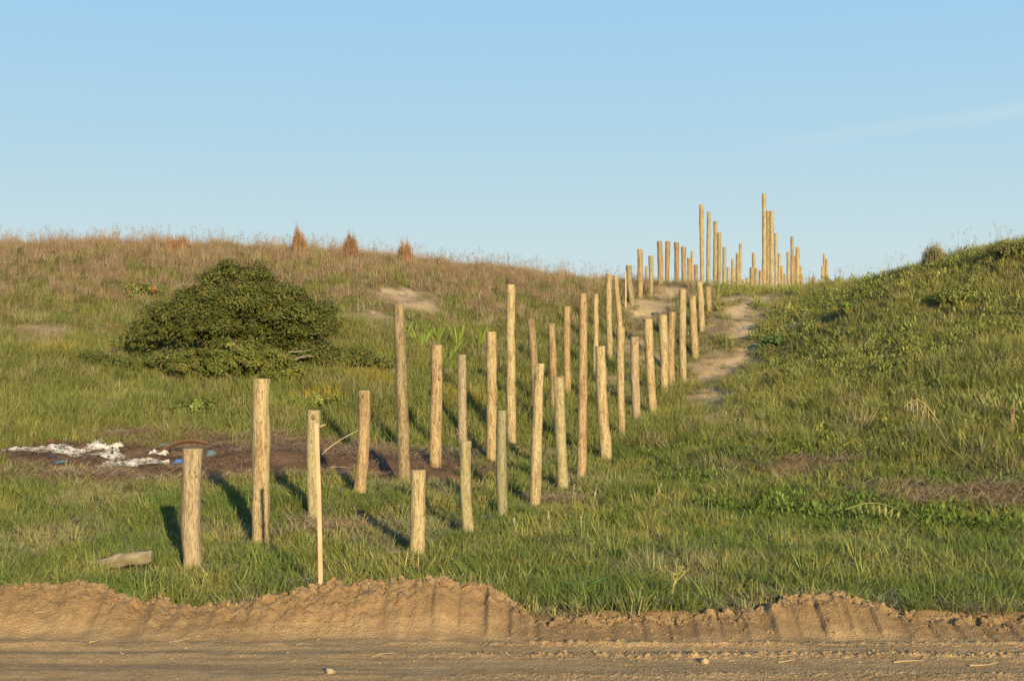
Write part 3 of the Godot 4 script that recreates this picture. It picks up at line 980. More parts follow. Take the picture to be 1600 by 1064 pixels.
func build_tree_and_shrubs() -> void:
	var t := base("windswept_tree", on_land(-5.2, 27.4), "dark green windswept low tree with wedge-shaped crown on the left slope", "tree")
	var k := 0.0124   # metres to one unit of the lobe table below
	var lobes := []
	for l in [[-12, 104, 0, 58, 34, 52], [-58, 78, 6, 54, 30, 54], [44, 82, 8, 56, 32, 56], [94, 64, 12, 42, 24, 46], [-105, 62, 10, 48, 24, 46], [-140, 38, 16, 36, 18, 36], [-10, 122, -4, 48, 27, 42], [-20, 78, 30, 60, 22, 45], [70, 58, 26, 55, 20, 40], [-70, 52, 32, 60, 22, 40], [-110, 28, 34, 40, 18, 32], [-40, 30, -6, 50, 18, 30], [5, 44, -34, 70, 24, 26], [-75, 26, 30, 40, 18, 30], [0, 78, 40, 50, 20, 28], [-45, 62, 46, 40, 16, 24], [118, 50, 8, 30, 17, 28], [-30, 44, 50, 40, 14, 20], [60, 40, 40, 34, 13, 22], [-165, 20, 18, 30, 14, 28], [20, 30, 0, 60, 20, 30], [96, 36, 16, 44, 17, 32], [-60, 40, 46, 46, 16, 24]]:
		lobes.append([Vector3(l[0], l[1], l[2]) * k, Vector3(l[3], l[4], l[5]) * k])
	var trunk_col := Color(0.17, 0.125, 0.075)
	for q in [[Vector3(-0.1, -0.2, 0.1), Vector3(-0.12, 0.9, 0.3), 0.06], [Vector3(0.1, -0.2, 0.15), Vector3(0.22, 0.95, 0.25), 0.055], [Vector3(0.15, -0.2, 0.0), Vector3(0.5, 0.8, 0.3), 0.045]]:
		var s := Soup.new()
		branch(s, q[0], q[1], q[2], q[2] * 0.6, trunk_col)
		part("trunk", s.mesh(), M.bark, t)
	for q in 10:
		var s := Soup.new()
		var l: Array = lobes[q % lobes.size()]
		var from := Vector3(rng.randf_range(-0.15, 0.3), rng.randf_range(0.75, 0.95), 0.25)
		branch(s, from, l[0] + Vector3.UP * l[1].y * 0.3, 0.03, 0.008, trunk_col, 0.15)
		part("branch", s.mesh(), M.bark, t)
	var dark := [Color(0.068, 0.083, 0.021), Color(0.082, 0.094, 0.024), Color(0.056, 0.071, 0.019), Color(0.092, 0.096, 0.025), Color(0.060, 0.075, 0.020), Color(0.095, 0.095, 0.025), Color(0.135, 0.115, 0.030)]
	part("crown", foliage(lobes, 68000, 0.05, dark, 0.19, 3.0), M.leaf, t)

	var green := [Color(0.125, 0.135, 0.030), Color(0.105, 0.120, 0.027), Color(0.16, 0.15, 0.04), Color(0.08, 0.098, 0.024)]
	shrub(-5.0, 25.5, [[-55, 22, 0, 60, 28, 38], [10, 30, 0, 65, 32, 40], [60, 16, 0, 45, 24, 34], [-15, 46, -8, 50, 24, 36], [45, 40, -20, 30, 22, 26]], 0.0116, 15000, 0.05, green, "yellow-green leafy shrub directly in front of the windswept tree")
	shrub(-6.6, 26.2, [[0, 14, 0, 40, 18, 30], [-44, 8, 0, 36, 13, 26], [32, 20, 0, 36, 20, 30]], 0.0118, 5500, 0.05, [Color(0.09, 0.105, 0.026), Color(0.07, 0.09, 0.023), Color(0.15, 0.13, 0.045)], "low shrub joining the lower left side of the windswept tree")
	shrub(-3.3, 27.1, [[0, 10, 0, 44, 17, 32], [-35, 12, 0, 34, 20, 30], [40, 4, 0, 40, 13, 28]], 0.0122, 7500, 0.05, dark, "dark low shrub spreading right of the windswept tree")
	shrub(-4.1, 27.0, [[0, 12, 0, 40, 26, 30], [30, 8, 0, 34, 20, 26]], 0.0122, 5000, 0.048, dark, "dark shrub under the right half of the windswept tree")
	shrub(-7.95, 26.8, [[0, 8, 0, 20, 12, 18], [-18, 5, 0, 14, 8, 14]], 0.0122, 1500, 0.05, dark, "small round shrub alone at left of the windswept tree")
	shrub(-5.18, 22.6, [[0, 8, 0, 22, 14, 18], [14, 12, 0, 14, 12, 14]], 0.0103, 1100, 0.06, [Color(0.16, 0.19, 0.045), Color(0.12, 0.155, 0.038)], "small bright green herb bush in grass below the tree")
	shrub(-3.2, 23.7, [[0, 10, 0, 24, 16, 18], [-20, 8, 0, 18, 12, 14]], 0.0107, 1200, 0.06, [Color(0.20, 0.205, 0.05), Color(0.14, 0.165, 0.042)], "bright yellow-green herb bush above the notched greenish post")
	shrub(-8.7, 33.2, [[0, 7, 0, 20, 11, 16]], 0.015, 900, 0.06, [Color(0.17, 0.21, 0.05), Color(0.13, 0.17, 0.045), Color(0.17, 0.20, 0.05), Color(0.14, 0.18, 0.04), Color(0.30, 0.11, 0.04)], "small bush with red leaf tips high on the left slope")
	shrub(7.2, 30.0, [[0, 6, 0, 22, 11, 18], [20, 4, 0, 18, 9, 14]], 0.0136, 1300, 0.055, [Color(0.17, 0.21, 0.05), Color(0.12, 0.16, 0.04), Color(0.17, 0.21, 0.05), Color(0.15, 0.19, 0.04), Color(0.12, 0.16, 0.04), Color(0.15, 0.19, 0.04), Color(0.40, 0.12, 0.04)], "low bush with red-orange flowers on the right dune")
	shrub(10.0, 28.0, [[0, 8, 0, 24, 11, 22], [26, 8, 0, 24, 12, 20], [-22, 3, 0, 18, 7, 16]], 0.0127, 2600, 0.05, [Color(0.085, 0.10, 0.026), Color(0.12, 0.125, 0.035), Color(0.16, 0.14, 0.05)], "dark leafy bush on the crest at the right edge")
	shrub(8.55, 26.9, [[0, 6, 0, 26, 12, 22], [-18, 3, 0, 16, 8, 14]], 0.0122, 1800, 0.055, [Color(0.16, 0.175, 0.045), Color(0.12, 0.135, 0.036)], "light green bush below the crest bush on the right dune")
	shrub(5.85, 31.2, [[0, 5, 0, 16, 9, 14], [10, 8, 0, 10, 8, 10]], 0.014, 700, 0.075, [Color(0.13, 0.19, 0.06), Color(0.10, 0.15, 0.05)], "round-leaved green plant at the upper end of the bare sand path")

	# bare grey twigs under the right side of the tree
	var o := base("dead_branch", on_land(-4.15, 26.7), "grey leafless branches under the right side of the windswept tree", "branch")
	for q in 14:
		var s := Soup.new()
		var a := Vector3(rng.randf_range(-0.35, 0.1), rng.randf_range(0.0, 0.35), rng.randf_range(0.0, 0.3))
		branch(s, a, a + Vector3(rng.randf_range(0.2, 0.6), rng.randf_range(-0.15, 0.25), rng.randf_range(0.0, 0.3)), 0.012, 0.004, Color(0.30, 0.25, 0.18), 0.25)
		part("twig", s.mesh(), M.bark, o)

func shrub(x: float, d: float, table: Array, k: float, count: int, size: float, cols: Array, label: String) -> void:
	var o := base("shrub", on_land(x, d), label, "shrub")
	var lobes := []
	for l in table:
		lobes.append([Vector3(l[0], l[1], l[2]) * k, Vector3(l[3], l[4], l[5]) * k])
	part("foliage", foliage(lobes, count, size, cols, 1.6 * k * 8.0, x), M.leaf, o)
	var s := Soup.new()
	for q in 9:
		var l: Array = lobes[q % lobes.size()]
		branch(s, Vector3(rng.randf_range(-0.1, 0.1) + l[0].x * 0.4, -0.1, l[0].z * 0.4), l[0] + random_dir() * l[1] * 0.9, 0.014, 0.004, Color(0.24, 0.17, 0.10), 0.15)
	part("stem", s.mesh(), M.bark, o)

# ---- grass: blades are drawn in shades round 1; the copy's own colour is multiplied in

func blade(s: Soup, at: Vector3, lean: Vector3, height: float, width: float, bend: float, col: Color, steps := 3) -> void:
	var flat := Vector3(lean.x, 0, lean.z)
	var side := Vector3(-lean.z, 0, lean.x)
	if side.length() < 0.01:
		side = Vector3(1, 0, 0)
	# the face may turn any way round its own stem
	side = side.normalized().rotated(Vector3.UP, rng.randf_range(-1.2, 1.2))
	var last := at
	var lw := width
	for j in range(1, steps + 1):
		var t := float(j) / steps
		var p := at + lean * height * t + flat * bend * height * t * t - Vector3(0, 0.35 * bend * height * t * t * t, 0)
		var w := width * (1.0 - t * t * 0.95)
		if j < steps:
			s.quad(last - side * lw * 0.5, last + side * lw * 0.5, p + side * w * 0.5, p - side * w * 0.5, col, col)
		else:
			s.tri(last - side * lw * 0.5, last + side * lw * 0.5, p, col)
		last = p
		lw = w

func tuft(blades: int, radius: float, height: float, width: float, upright: float, bend: float, dry: float, dry_col: Color, steps := 3) -> ArrayMesh:
	var s := Soup.new()
	for q in blades:
		var a := rng.randf() * TAU
		var r := radius * sqrt(rng.randf())
		var at := Vector3(cos(a) * r, -0.01, sin(a) * r)
		var lean_a := a + rng.randf_range(-1.5, 1.5)
		var lean := Vector3(cos(lean_a) * rng.randf() * 1.5 * (1.0 - upright), 1.0, sin(lean_a) * rng.randf() * 1.5 * (1.0 - upright)).normalized()
		var c := shift(Color(1, 1, 1), 0.42)
		if rng.randf() < dry:
			c = shift(dry_col, 0.35)
		blade(s, at, lean, height * rng.randf_range(0.45, 1.1), width * rng.randf_range(0.7, 1.2), bend * rng.randf(), c, steps)
	return s.mesh()

func stalk(height: float, heads: int, col: Color) -> ArrayMesh:
	var s := Soup.new()
	for q in 3:
		var a := rng.randf() * TAU
		var lean := Vector3(cos(a) * 0.16, 1.0, sin(a) * 0.16)
		var h := height * rng.randf_range(0.6, 1.1)
		var at := Vector3(rng.randf_range(-0.08, 0.08), -0.01, rng.randf_range(-0.08, 0.08))
		blade(s, at, lean, h, 0.008, 0.25, shift(col, 0.2), 4)
		var tip := at + lean * h + Vector3(lean.x, 0, lean.z) * 0.25 * h - Vector3(0, 0.0875 * h, 0)
		for e in heads:
			var p := tip - lean * rng.randf_range(-0.02, 0.22) * h * 0.5 + random_dir() * 0.035
			leaf(s, p, (random_dir() + lean).normalized(), random_dir(), 0.035, 0.016, shift(col, 0.3))
	return s.mesh()

func herb(leaves: int, radius: float, height: float, size: float) -> ArrayMesh:
	var s := Soup.new()
	for q in leaves:
		var u := random_dir()
		u.y = absf(u.y)
		var p := Vector3(u.x * radius, u.y * height, u.z * radius) * rng.randf_range(0.55, 1.0)
		leaf(s, p, (u + random_dir() * 0.8).normalized(), (Vector3.UP + u).normalized(), size * rng.randf_range(0.6, 1.3), size * 0.55, shift(Color(1, 1, 1), 0.3))
	return s.mesh()

func mat_straw(blades: int, radius: float, width: float) -> ArrayMesh:
	# fallen straw lying every way, loosely piled
	var s := Soup.new()
	for q in blades:
		var a := rng.randf() * TAU
		var r := radius * sqrt(rng.randf())
		var at := Vector3(cos(a) * r, rng.randf_range(0.005, 0.06), sin(a) * r)
		var b := rng.randf() * TAU
		var lean := Vector3(cos(b), rng.randf_range(-0.05, 0.35), sin(b)).normalized()
		blade(s, at, lean, rng.randf_range(0.08, 0.25), width, rng.randf_range(-0.2, 0.2), shift(Color(1, 1, 1), 0.3), 2)
	return s.mesh()

# ------------------------------------------------------------------ plants that stand out one by one

func build_single_plants() -> void:
	# dense rust-coloured grass clumps standing up from the left crest
	for q in [[-5.72, 38.3, 0.32, 0.95, 0.0, "largest rust-coloured grass clump standing up on the left crest"], [-4.40, 38.4, 0.26, 0.92, -0.12, "rust grass clump leaning left, middle of three on the crest"], [-2.97, 39.0, 0.27, 0.86, 0.0, "smallest rust grass clump, rightmost of three on the crest"], [-8.95, 37.6, 0.32, 0.62, 0.0, "low rust grass clump at the far left of the crest"]]:
		clump(q[0], q[1], q[2], q[3], q[4], Color(0.27, 0.155, 0.08), q[5])
	clump(9.2, 30.6, 0.30, 0.55, 0.0, Color(0.20, 0.17, 0.085), "grey-brown grass clump standing on the right crest")
	# long-leaved plants under the small sand scar
	for q in [[-1.62, 30.6, 0.62], [-1.95, 30.0, 0.5], [-1.15, 30.4, 0.7], [-0.75, 30.9, 0.6], [-2.35, 30.4, 0.45], [-1.35, 29.3, 0.55]]:
		long_leaf(q[0], q[1], q[2])
	# palm-like fronds lying in the verge on the right
	var o := base("fallen_frond", on_land(3.62, 14.3, 0.06), "pale feathered frond lying in dark green grass on the right", "frond")
	var s := Soup.new()
	var spine := []
	for j in 9:
		var t := j / 8.0
		spine.append(Vector3(lerpf(-0.22, 0.32, t), 0.09 + 0.07 * sin(t * PI), -0.05 + 0.06 * t))
	tube(s, spine, [0.006, 0.006, 0.006, 0.005, 0.005, 0.004, 0.004, 0.003, 0.002], 5, [Color(0.25, 0.25, 0.08), Color(0.25, 0.25, 0.08), Color(0.25, 0.25, 0.08), Color(0.25, 0.25, 0.08), Color(0.25, 0.25, 0.08), Color(0.25, 0.25, 0.08), Color(0.25, 0.25, 0.08), Color(0.25, 0.25, 0.08), Color(0.25, 0.25, 0.08)])
	part("rib", s.mesh(), M.bark, o)
	for j in range(1, 9):
		for side in [-1.0, 1.0]:
			var l := Soup.new()
			leaf(l, spine[j], Vector3(0.25 - 0.08 * j, -0.55, 0.55 * side).normalized(), Vector3(0.5, 0.3, side), 0.17, 0.030, shift(Color(0.27, 0.27, 0.09), 0.2))
			part("leaflet", l.mesh(), M.grass, o)
	# a rosette at the edge of the bank
	o = base("rosette_weed", on_land(0.50, 9.75, 0.03), "bright green leaf rosette at the edge of the soil bank", "weed")
	for q in 13:
		var l := Soup.new()
		var a := TAU * q / 13.0 + rng.randf_range(-0.2, 0.2)
		blade(l, Vector3.ZERO, Vector3(cos(a) * 0.9, 0.7, sin(a) * 0.9).normalized(), rng.randf_range(0.12, 0.2), 0.026, 0.5, shift(Color(0.13, 0.22, 0.04), 0.15), 4)
		part("leaf", l.mesh(), M.grass, o)
	# a dry branching weed at the edge of the bank
	o = base("dry_weed", on_land(1.10, 9.55, -0.02), "dry yellow branching weed at the edge of the soil bank", "weed")
	s = Soup.new()
	var pale := Color(0.34, 0.27, 0.10)
	branch(s, Vector3(-0.03, -0.05, 0.05), Vector3(0.0, 0.17, 0.04), 0.011, 0.006, pale, 0.05)
	part("stem", s.mesh(), M.bark, o)
	for q in [Vector3(-0.07, 0.27, 0.03), Vector3(0.05, 0.26, 0.06), Vector3(0.10, 0.25, 0.02), Vector3(0.02, 0.31, 0.0), Vector3(-0.03, 0.24, 0.08)]:
		var b := Soup.new()
		branch(b, Vector3(0.0, 0.16, 0.04), q, 0.004, 0.002, pale, 0.1)
		for e in 14:
			var t := rng.randf()
			leaf(b, Vector3(0.0, 0.16, 0.04).lerp(q, t), random_dir(), random_dir(), 0.02, 0.012, shift(Color(0.32, 0.29, 0.09), 0.2))
		part("branch", b.mesh(), M.leaf, o)
	# dead bent plant and dead upright plant on the right slope
	o = base("dead_plant", on_land(5.75, 19.1), "dead straw plant with an arched stem hanging over on the right slope", "plant")
	s = Soup.new()
	var arc := []
	var rad := []
	var cc := []
	for j in 9:
		var t := j / 8.0
		arc.append(Vector3(lerpf(0.08, -0.42, t), 0.12 + 0.36 * sin(t * 2.3), 0.0))
		rad.append(lerpf(0.008, 0.003, t))
		cc.append(Color(0.36, 0.30, 0.11))
	tube(s, arc, rad, 5, cc)
	part("stem", s.mesh(), M.bark, o)
	s = Soup.new()
	for q in 60:
		var t := rng.randf()
		blade(s, arc[int(t * 8)] + random_dir() * 0.05, Vector3(rng.randf_range(-0.2, 0.2), -1.0, rng.randf_range(-0.2, 0.2)), rng.randf_range(0.08, 0.28), 0.009, 0.0, shift(Color(0.36, 0.27, 0.15), 0.25), 2)
	part("leaf_skirt", s.mesh(), M.dry, o)
	o = base("dead_plant", on_land(6.5, 18.3), "dead brown upright plant near the right edge", "plant")
	s = Soup.new()
	branch(s, Vector3(0, -0.05, 0), Vector3(0.03, 0.45, 0), 0.010, 0.004, Color(0.36, 0.25, 0.13), 0.04)
	part("stem", s.mesh(), M.bark, o)
	s = Soup.new()
	for q in 50:
		var a := rng.randf() * TAU
		blade(s, Vector3(0.01, rng.randf_range(0.1, 0.28), 0), Vector3(cos(a) * 0.35, -1.0, sin(a) * 0.35), rng.randf_range(0.12, 0.25), 0.012, 0.0, shift(Color(0.33, 0.21, 0.11), 0.25), 2)
	part("leaf_skirt", s.mesh(), M.dry, o)
	# broad-leaved docks in the verge on the right
	for q in [[3.0, 15.4, "broad-leaved green plant in the verge left of the fallen frond"], [3.25, 14.6, "small broad-leaved green plant just before the fallen frond"], [2.55, 15.0, "broad-leaved green plant nearest the shaded grass mound"]]:
		o = base("broad_leaf_plant", on_land(q[0], q[1]), q[2], "plant")
		for e in 16:
			var l := Soup.new()
			var a := rng.randf() * TAU
			var dir := Vector3(cos(a), rng.randf_range(0.2, 1.0), sin(a)).normalized()
			leaf(l, Vector3(cos(a), 0.6, sin(a)) * rng.randf_range(0.05, 0.16) + Vector3(0, 0.04, 0), dir, Vector3.UP, rng.randf_range(0.09, 0.15), 0.07, shift(Color(0.135, 0.18, 0.042), 0.2))
			part("leaf", l.mesh(), M.leaf, o)
	# feathery white seed heads in the lawn
	var spots := [[0.68, 15.6, 0.30, 0.02], [0.90, 15.9, 0.28, 0.1], [0.34, 13.4, 0.22, 0.02], [1.55, 15.8, 0.30, 0.25], [0.05, 12.9, 0.2, -0.1], [0.62, 12.6, 0.22, 0.0]]
	var told := ["feathery pale seed head nearest the splintered post", "feathery pale seed head leaning right of the row of posts", "short pale seed head in the lawn before the right row", "leaning pale seed stalk in the lawn left of the shaded mound", "bent pale seed head beside the second right row post", "thin pale seed head in the lawn middle"]
	for q in spots.size():
		var p: Array = spots[q]
		o = base("seed_head", on_land(p[0], p[1]), told[q], "plant", "pale seed heads in the lawn")
		s = Soup.new()
		var tip := Vector3(p[3] * p[2] * 1.6, p[2], 0.0)
		branch(s, Vector3(0, -0.03, 0), tip, 0.003, 0.002, Color(0.38, 0.33, 0.18), 0.05)
		part("stem", s.mesh(), M.bark, o)
		s = Soup.new()
		for e in 34:
			var t := rng.randf_range(0.72, 1.05)
			leaf(s, tip * t, (random_dir() * 0.5 + tip.normalized()).normalized(), random_dir(), 0.028, 0.006, shift(Color(0.40, 0.36, 0.25), 0.2))
		part("plume", s.mesh(), M.dry, o)

func clump(x: float, d: float, r: float, h: float, lean: float, col: Color, label: String) -> void:
	var o := base("grass_clump", on_land(x, d), label, "grass clump")
	var s := Soup.new()
	var heads := []
	for q in 7:
		heads.append([Vector3(rng.randf_range(-0.6, 0.6) * r, -0.03, rng.randf_range(-0.5, 0.5) * r), rng.randf_range(0.62, 1.05), rng.randf_range(0.35, 0.6)])
	for q in 750:
		var a := rng.randf() * TAU
		var rr := sqrt(rng.randf())
		var hd: Array = heads[q % 7]
		var at: Vector3 = hd[0] + Vector3(cos(a) * rr * r * hd[2], 0.0, sin(a) * rr * r * hd[2])
		var l := Vector3(cos(a) * 0.12 * rr - cos(a) * 0.10 + lean, 1.0, sin(a) * 0.05).normalized()
		var hh: float = h * (1.08 - 0.35 * rr * rr) * hd[1] * rng.randf_range(0.6, 1.08)
		blade(s, at, l, hh, 0.012, 0.12 * rng.randf(), shift(col, 0.35), 3)
		if q % 2 == 0:
			leaf(s, at + l * hh * rng.randf_range(0.6, 1.0), (random_dir() * 0.5 + Vector3.UP).normalized(), random_dir(), 0.06, 0.014, shift(col * 1.1, 0.3))
	part("foliage", s.mesh(), M.dry, o)

var long_labels := ["largest long-leaved yellow-green plant under the small sand scar", "long-leaved plant left of the largest under the sand scar", "tall long-leaved plant right of the largest under the sand scar", "rightmost long-leaved plant under the sand scar", "leftmost small long-leaved plant behind the tall leaning post", "lowest long-leaved plant under the sand scar"]

func long_leaf(x: float, d: float, h: float) -> void:
	var o := base("long_leaf_plant", on_land(x, d), long_labels.pop_front(), "plant", "long-leaved plants below the sand scar")
	for q in 20:
		var l := Soup.new()
		var a := rng.randf() * TAU
		blade(l, Vector3(cos(a), 0, sin(a)) * 0.08, Vector3(cos(a) * rng.randf_range(0.15, 0.9), 1.0, sin(a) * 0.6).normalized(), h * rng.randf_range(0.5, 1.1), 0.034, rng.randf_range(0.1, 0.6), shift(Color(0.20, 0.26, 0.045), 0.2), 5)
		part("leaf", l.mesh(), M.grass, o)

# ------------------------------------------------------------------ litter

# A crumpled sheet of film lying on the ground.
func film(x: float, d: float, w: float, l: float, high: float, col: Color, called: String, label: String, category: String, sd: float, holes := 0.0) -> void:
	var s := Soup.new()
	var nx := clampi(int(w / 0.025), 8, 60)
	var nl := clampi(int(l / 0.025), 8, 40)
	var y0 := land(x, d)
	var pts := []
	for j in nl + 1:
		for i in nx + 1:
			var u := float(i) / nx - 0.5
			var v := float(j) / nl - 0.5
			var wob := 1.0 + 0.35 * noise_b.get_noise_2d(sd + atan2(v, u) * 0.6, 4.0)
			var px := u * w * wob + 0.03 * noise_c.get_noise_2d(u * 0.6 + sd, v * 0.6)
			var pz := v * l * wob
			var fold := absf(noise_b.get_noise_2d(u * w * 1.7 + sd, v * l * 1.7)) * 1.5 + absf(noise_c.get_noise_2d(u * w * 0.5 + sd, v * l * 0.5)) * 0.16
			var edge := smoothstep(0.5, 0.3, maxf(absf(u), absf(v)))
			pts.append(Vector3(px, land(x + px, d - pz) - y0 + 0.015 + 0.42 * high * fold * (0.35 + 0.65 * edge), pz))
	for j in nl:
		for i in nx:
			var k := j * (nx + 1) + i
			if holes > 0.0 and noise_b.get_noise_2d(i * 0.12 + sd, j * 0.12) < -0.35 + holes:
				continue
			var c := shift(col, 0.06)
			s.tri(pts[k], pts[k + 1], pts[k + nx + 2], c)
			s.tri(pts[k], pts[k + nx + 2], pts[k + nx + 1], c)
	single(called, s.mesh(), M.plastic, Vector3(x, y0, -d), label, category)

func build_litter() -> void:
	var white := Color(0.70, 0.66, 0.58)
	film(-6.62, 18.8, 0.42, 0.4, 0.12, white * 0.85, "plastic_sheet", "dull white plastic piece, leftmost of the torn white row", "plastic sheet", 2.0, 0.08)
	film(-6.22, 18.9, 0.50, 0.5, 0.13, white, "plastic_sheet", "torn white plastic piece, second from left in the row", "plastic sheet", 4.0, 0.06)
	film(-5.86, 18.75, 0.36, 0.55, 0.12, white * 0.92, "plastic_sheet", "torn white plastic piece, third from left, below the rag", "plastic sheet", 6.0, 0.06)
	film(-5.58, 19.3, 0.46, 0.5, 0.20, white, "plastic_sheet", "raised white plastic sheet at the back end of the torn row", "plastic sheet", 9.0, 0.04)
	film(-5.36, 18.75, 0.34, 0.4, 0.10, white * 0.9, "plastic_sheet", "flat white plastic piece at the right end of the torn row", "plastic sheet", 12.0, 0.06)
	film(-5.05, 18.25, 0.52, 0.6, 0.13, white * 0.95, "plastic_sheet", "white plastic sheet piece lying apart, left of the blue bag", "plastic sheet", 17.0, 0.06)
	film(-4.74, 18.4, 0.40, 0.5, 0.14, white * 0.9, "plastic_sheet", "white plastic piece just left of the yellow scrap", "plastic sheet", 21.0, 0.05)
	film(-4.76, 18.95, 0.22, 0.24, 0.3, white, "plastic_sheet", "small upright white scrap before the brown bark strip", "plastic scrap", 23.0, 0.0)
	film(-4.36, 18.5, 0.16, 0.16, 0.2, Color(0.06, 0.20, 0.50), "plastic_bag", "bright blue plastic bag on the dark soil", "bag", 31.0)
	film(-4.24, 18.35, 0.14, 0.1, 0.1, Color(0.55, 0.58, 0.60), "plastic_scrap", "whitish scrap touching the bright blue bag", "plastic scrap", 33.0)
	film(-4.47, 18.3, 0.10, 0.06, 0.05, Color(0.50, 0.48, 0.06), "plastic_scrap", "yellow plastic scrap just left of the bright blue bag", "plastic scrap", 35.0)
	film(-5.75, 17.95, 0.18, 0.12, 0.08, Color(0.08, 0.26, 0.32), "plastic_bag", "small teal plastic bag before the torn white row", "bag", 41.0)
	film(-5.80, 20.8, 0.42, 0.2, 0.09, Color(0.26, 0.31, 0.38), "plastic_film", "pale grey-blue film in the grass behind the white sheets", "plastic film", 43.0)
	film(-4.92, 19.9, 0.13, 0.12, 0.14, Color(0.25, 0.42, 0.46), "plastic_scrap", "pale teal scrap behind the brown bark strip", "plastic scrap", 47.0)
	film(-4.08, 19.1, 0.12, 0.16, 0.16, Color(0.14, 0.28, 0.33), "plastic_scrap", "teal scrap just right of the nearest post's top", "plastic scrap", 53.0)
	film(-4.48, 16.95, 0.09, 0.09, 0.09, Color(0.62, 0.60, 0.56), "paper_cup", "small white crushed cup before the dark soil", "cup", 59.0)
	film(-6.38, 19.4, 0.32, 0.16, 0.10, Color(0.24, 0.085, 0.05), "rag", "red-brown rag lying behind the torn white row", "rag", 61.0)
	film(-5.95, 18.25, 0.12, 0.1, 0.06, Color(0.06, 0.05, 0.085), "rag", "dark purple rag at front edge of the torn white row", "rag", 67.0)
	film(-1.0, 12.1, 0.13, 0.07, 0.05, Color(0.42, 0.42, 0.40), "plastic_scrap", "grey flat scrap left of the stout first right post", "plastic scrap", 71.0)
	film(-1.42, 12.95, 0.07, 0.06, 0.07, Color(0.40, 0.43, 0.42), "plastic_scrap", "pale scrap in grass right of the greenish notched post", "plastic scrap", 73.0)
	film(-1.28, 10.0, 0.09, 0.06, 0.10, Color(0.40, 0.43, 0.46), "plastic_scrap", "pale film scrap at the foot of the thin stake", "plastic scrap", 79.0)
	film(-0.04, 11.6, 0.10, 0.07, 0.09, Color(0.45, 0.45, 0.43), "plastic_scrap", "pale scrap in the lawn right of the stout post", "plastic scrap", 83.0)
	film(-0.28, 14.6, 0.20, 0.12, 0.08, Color(0.12, 0.14, 0.17), "plastic_film", "dark film in grass left of the third right post", "plastic film", 87.0)
	# a strip of brown bark arching over the soil
	var s := Soup.new()
	var path := []
	for j in 9:
		var t := j / 8.0
		path.append(Vector3(lerpf(-0.30, 0.42, t), 0.04 + 0.20 * sin(t * 2.2), lerpf(0.15, -0.1, t)))
	for j in 8:
		var c := shift(Color(0.17, 0.09, 0.055), 0.2)
		var a: Vector3 = path[j]
		var b: Vector3 = path[j + 1]
		var w := Vector3(0, 0.018, 0.03)
		var th := Vector3(0, -0.012, 0.014)
		s.quad(a - w, b - w, b + w, a + w, c, c)
		s.quad(a - w + th, b - w + th, b + w + th, a + w + th, c * 0.9, c * 0.9)
		s.quad(a + w, b + w, b + w + th, a + w + th, c, c)
		s.quad(a - w, b - w, b - w + th, a - w + th, c, c)
	single("bark_strip", s.mesh(), M.bark, on_land(-4.55, 19.0), "curved strip of brown bark over the dark soil", "bark")
	# twigs over the ditch
	for q in [[-2.3, 19.0, 0.5, 0.30, "bare bent twig standing over the ditch left of the leaning post"], [-2.35, 18.2, 0.45, 0.02, "bare twig lying low across the ditch"], [-1.2, 19.6, 0.3, 0.12, "short bare twig between the two tall brown posts"]]:
		var t := Soup.new()
		branch(t, Vector3(-q[2] * 0.5, 0.02, 0.1), Vector3(q[2] * 0.5, 0.06 + q[3], -0.1), 0.011, 0.005, Color(0.36, 0.27, 0.16), 0.1)
		single("twig", t.mesh(), M.bark, on_land(q[0], q[1]), q[4], "twig")
	# sticks and straws on the road
	var sticks := [[2.26, 8.03, 0.17, 0.006, -0.1, "pale stick on the road, left of two at the right edge"], [2.67, 7.98, 0.17, 0.006, 0.1, "pale stick on the road at the right edge"], [1.57, 8.05, 0.11, 0.005, 0.3, "short straw on the road below the soil mound"], [-2.03, 8.62, 0.13, 0.005, 0.5, "short pale stick on the left road bank"], [-3.03, 9.0, 0.16, 0.005, 0.05, "long thin straw high on the far left bank"], [-2.55, 8.6, 0.06, 0.006, 0.5, "tiny stick at the foot of the left bank"], [-1.25, 8.5, 0.12, 0.004, -0.4, "thin straw on the road left of centre"], [-0.75, 8.2, 0.14, 0.004, 0.4, "thin straw on the road below the highest soil bank"]]
	for q in sticks:
		var t := Soup.new()
		branch(t, Vector3(-q[2] * 0.5, 0, 0), Vector3(q[2] * 0.5, 0.012, 0.0), q[3], q[3] * 0.4, Color(0.34, 0.25, 0.14), 0.05)
		var o := single("stick", t.mesh(), M.bark, Vector3(q[0], road_height(q[0], q[1]) + q[3], -q[1]), q[5], "stick")
		o.rotation.y = q[4]
	var st := Soup.new()
	rock(st, 0.03, Color(0.42, 0.33, 0.2), 3.0)
	single("stone", st.mesh(), M.soil, Vector3(-1.0, road_height(-1.0, 7.75) + 0.008, -7.75), "small pale stone on the road at lower left of centre", "stone")
	st = Soup.new()
	rock(st, 0.028, Color(0.45, 0.33, 0.18), 8.0)
	single("stone", st.mesh(), M.soil, Vector3(1.10, road_height(1.10, 8.05) + 0.01, -8.05), "small pale stone on the road right of centre", "stone")

func rock(s: Soup, r: float, col: Color, sd: float) -> void:
	var k := s.v.size()
	for j in 7:
		var a := PI * j / 6.0
		for q in 8:
			var b := TAU * q / 8.0
			var u := Vector3(sin(a) * cos(b), cos(a) * 0.75, sin(a) * sin(b))
			s.v.append(u * r * (1.0 + 0.45 * noise_b.get_noise_3d(u.x * 0.7 + sd, u.y * 0.7, u.z * 0.7)))
			s.n.append(u.normalized())
			s.c.append(col)
	for j in 6:
		for q in 8:
			var a := k + j * 8 + q
			var b := k + j * 8 + (q + 1) % 8
			s.i.append_array([a, a + 8, b, b, a + 8, b + 8])

# ------------------------------------------------------------------ grass, uncountable

var heaps := {}

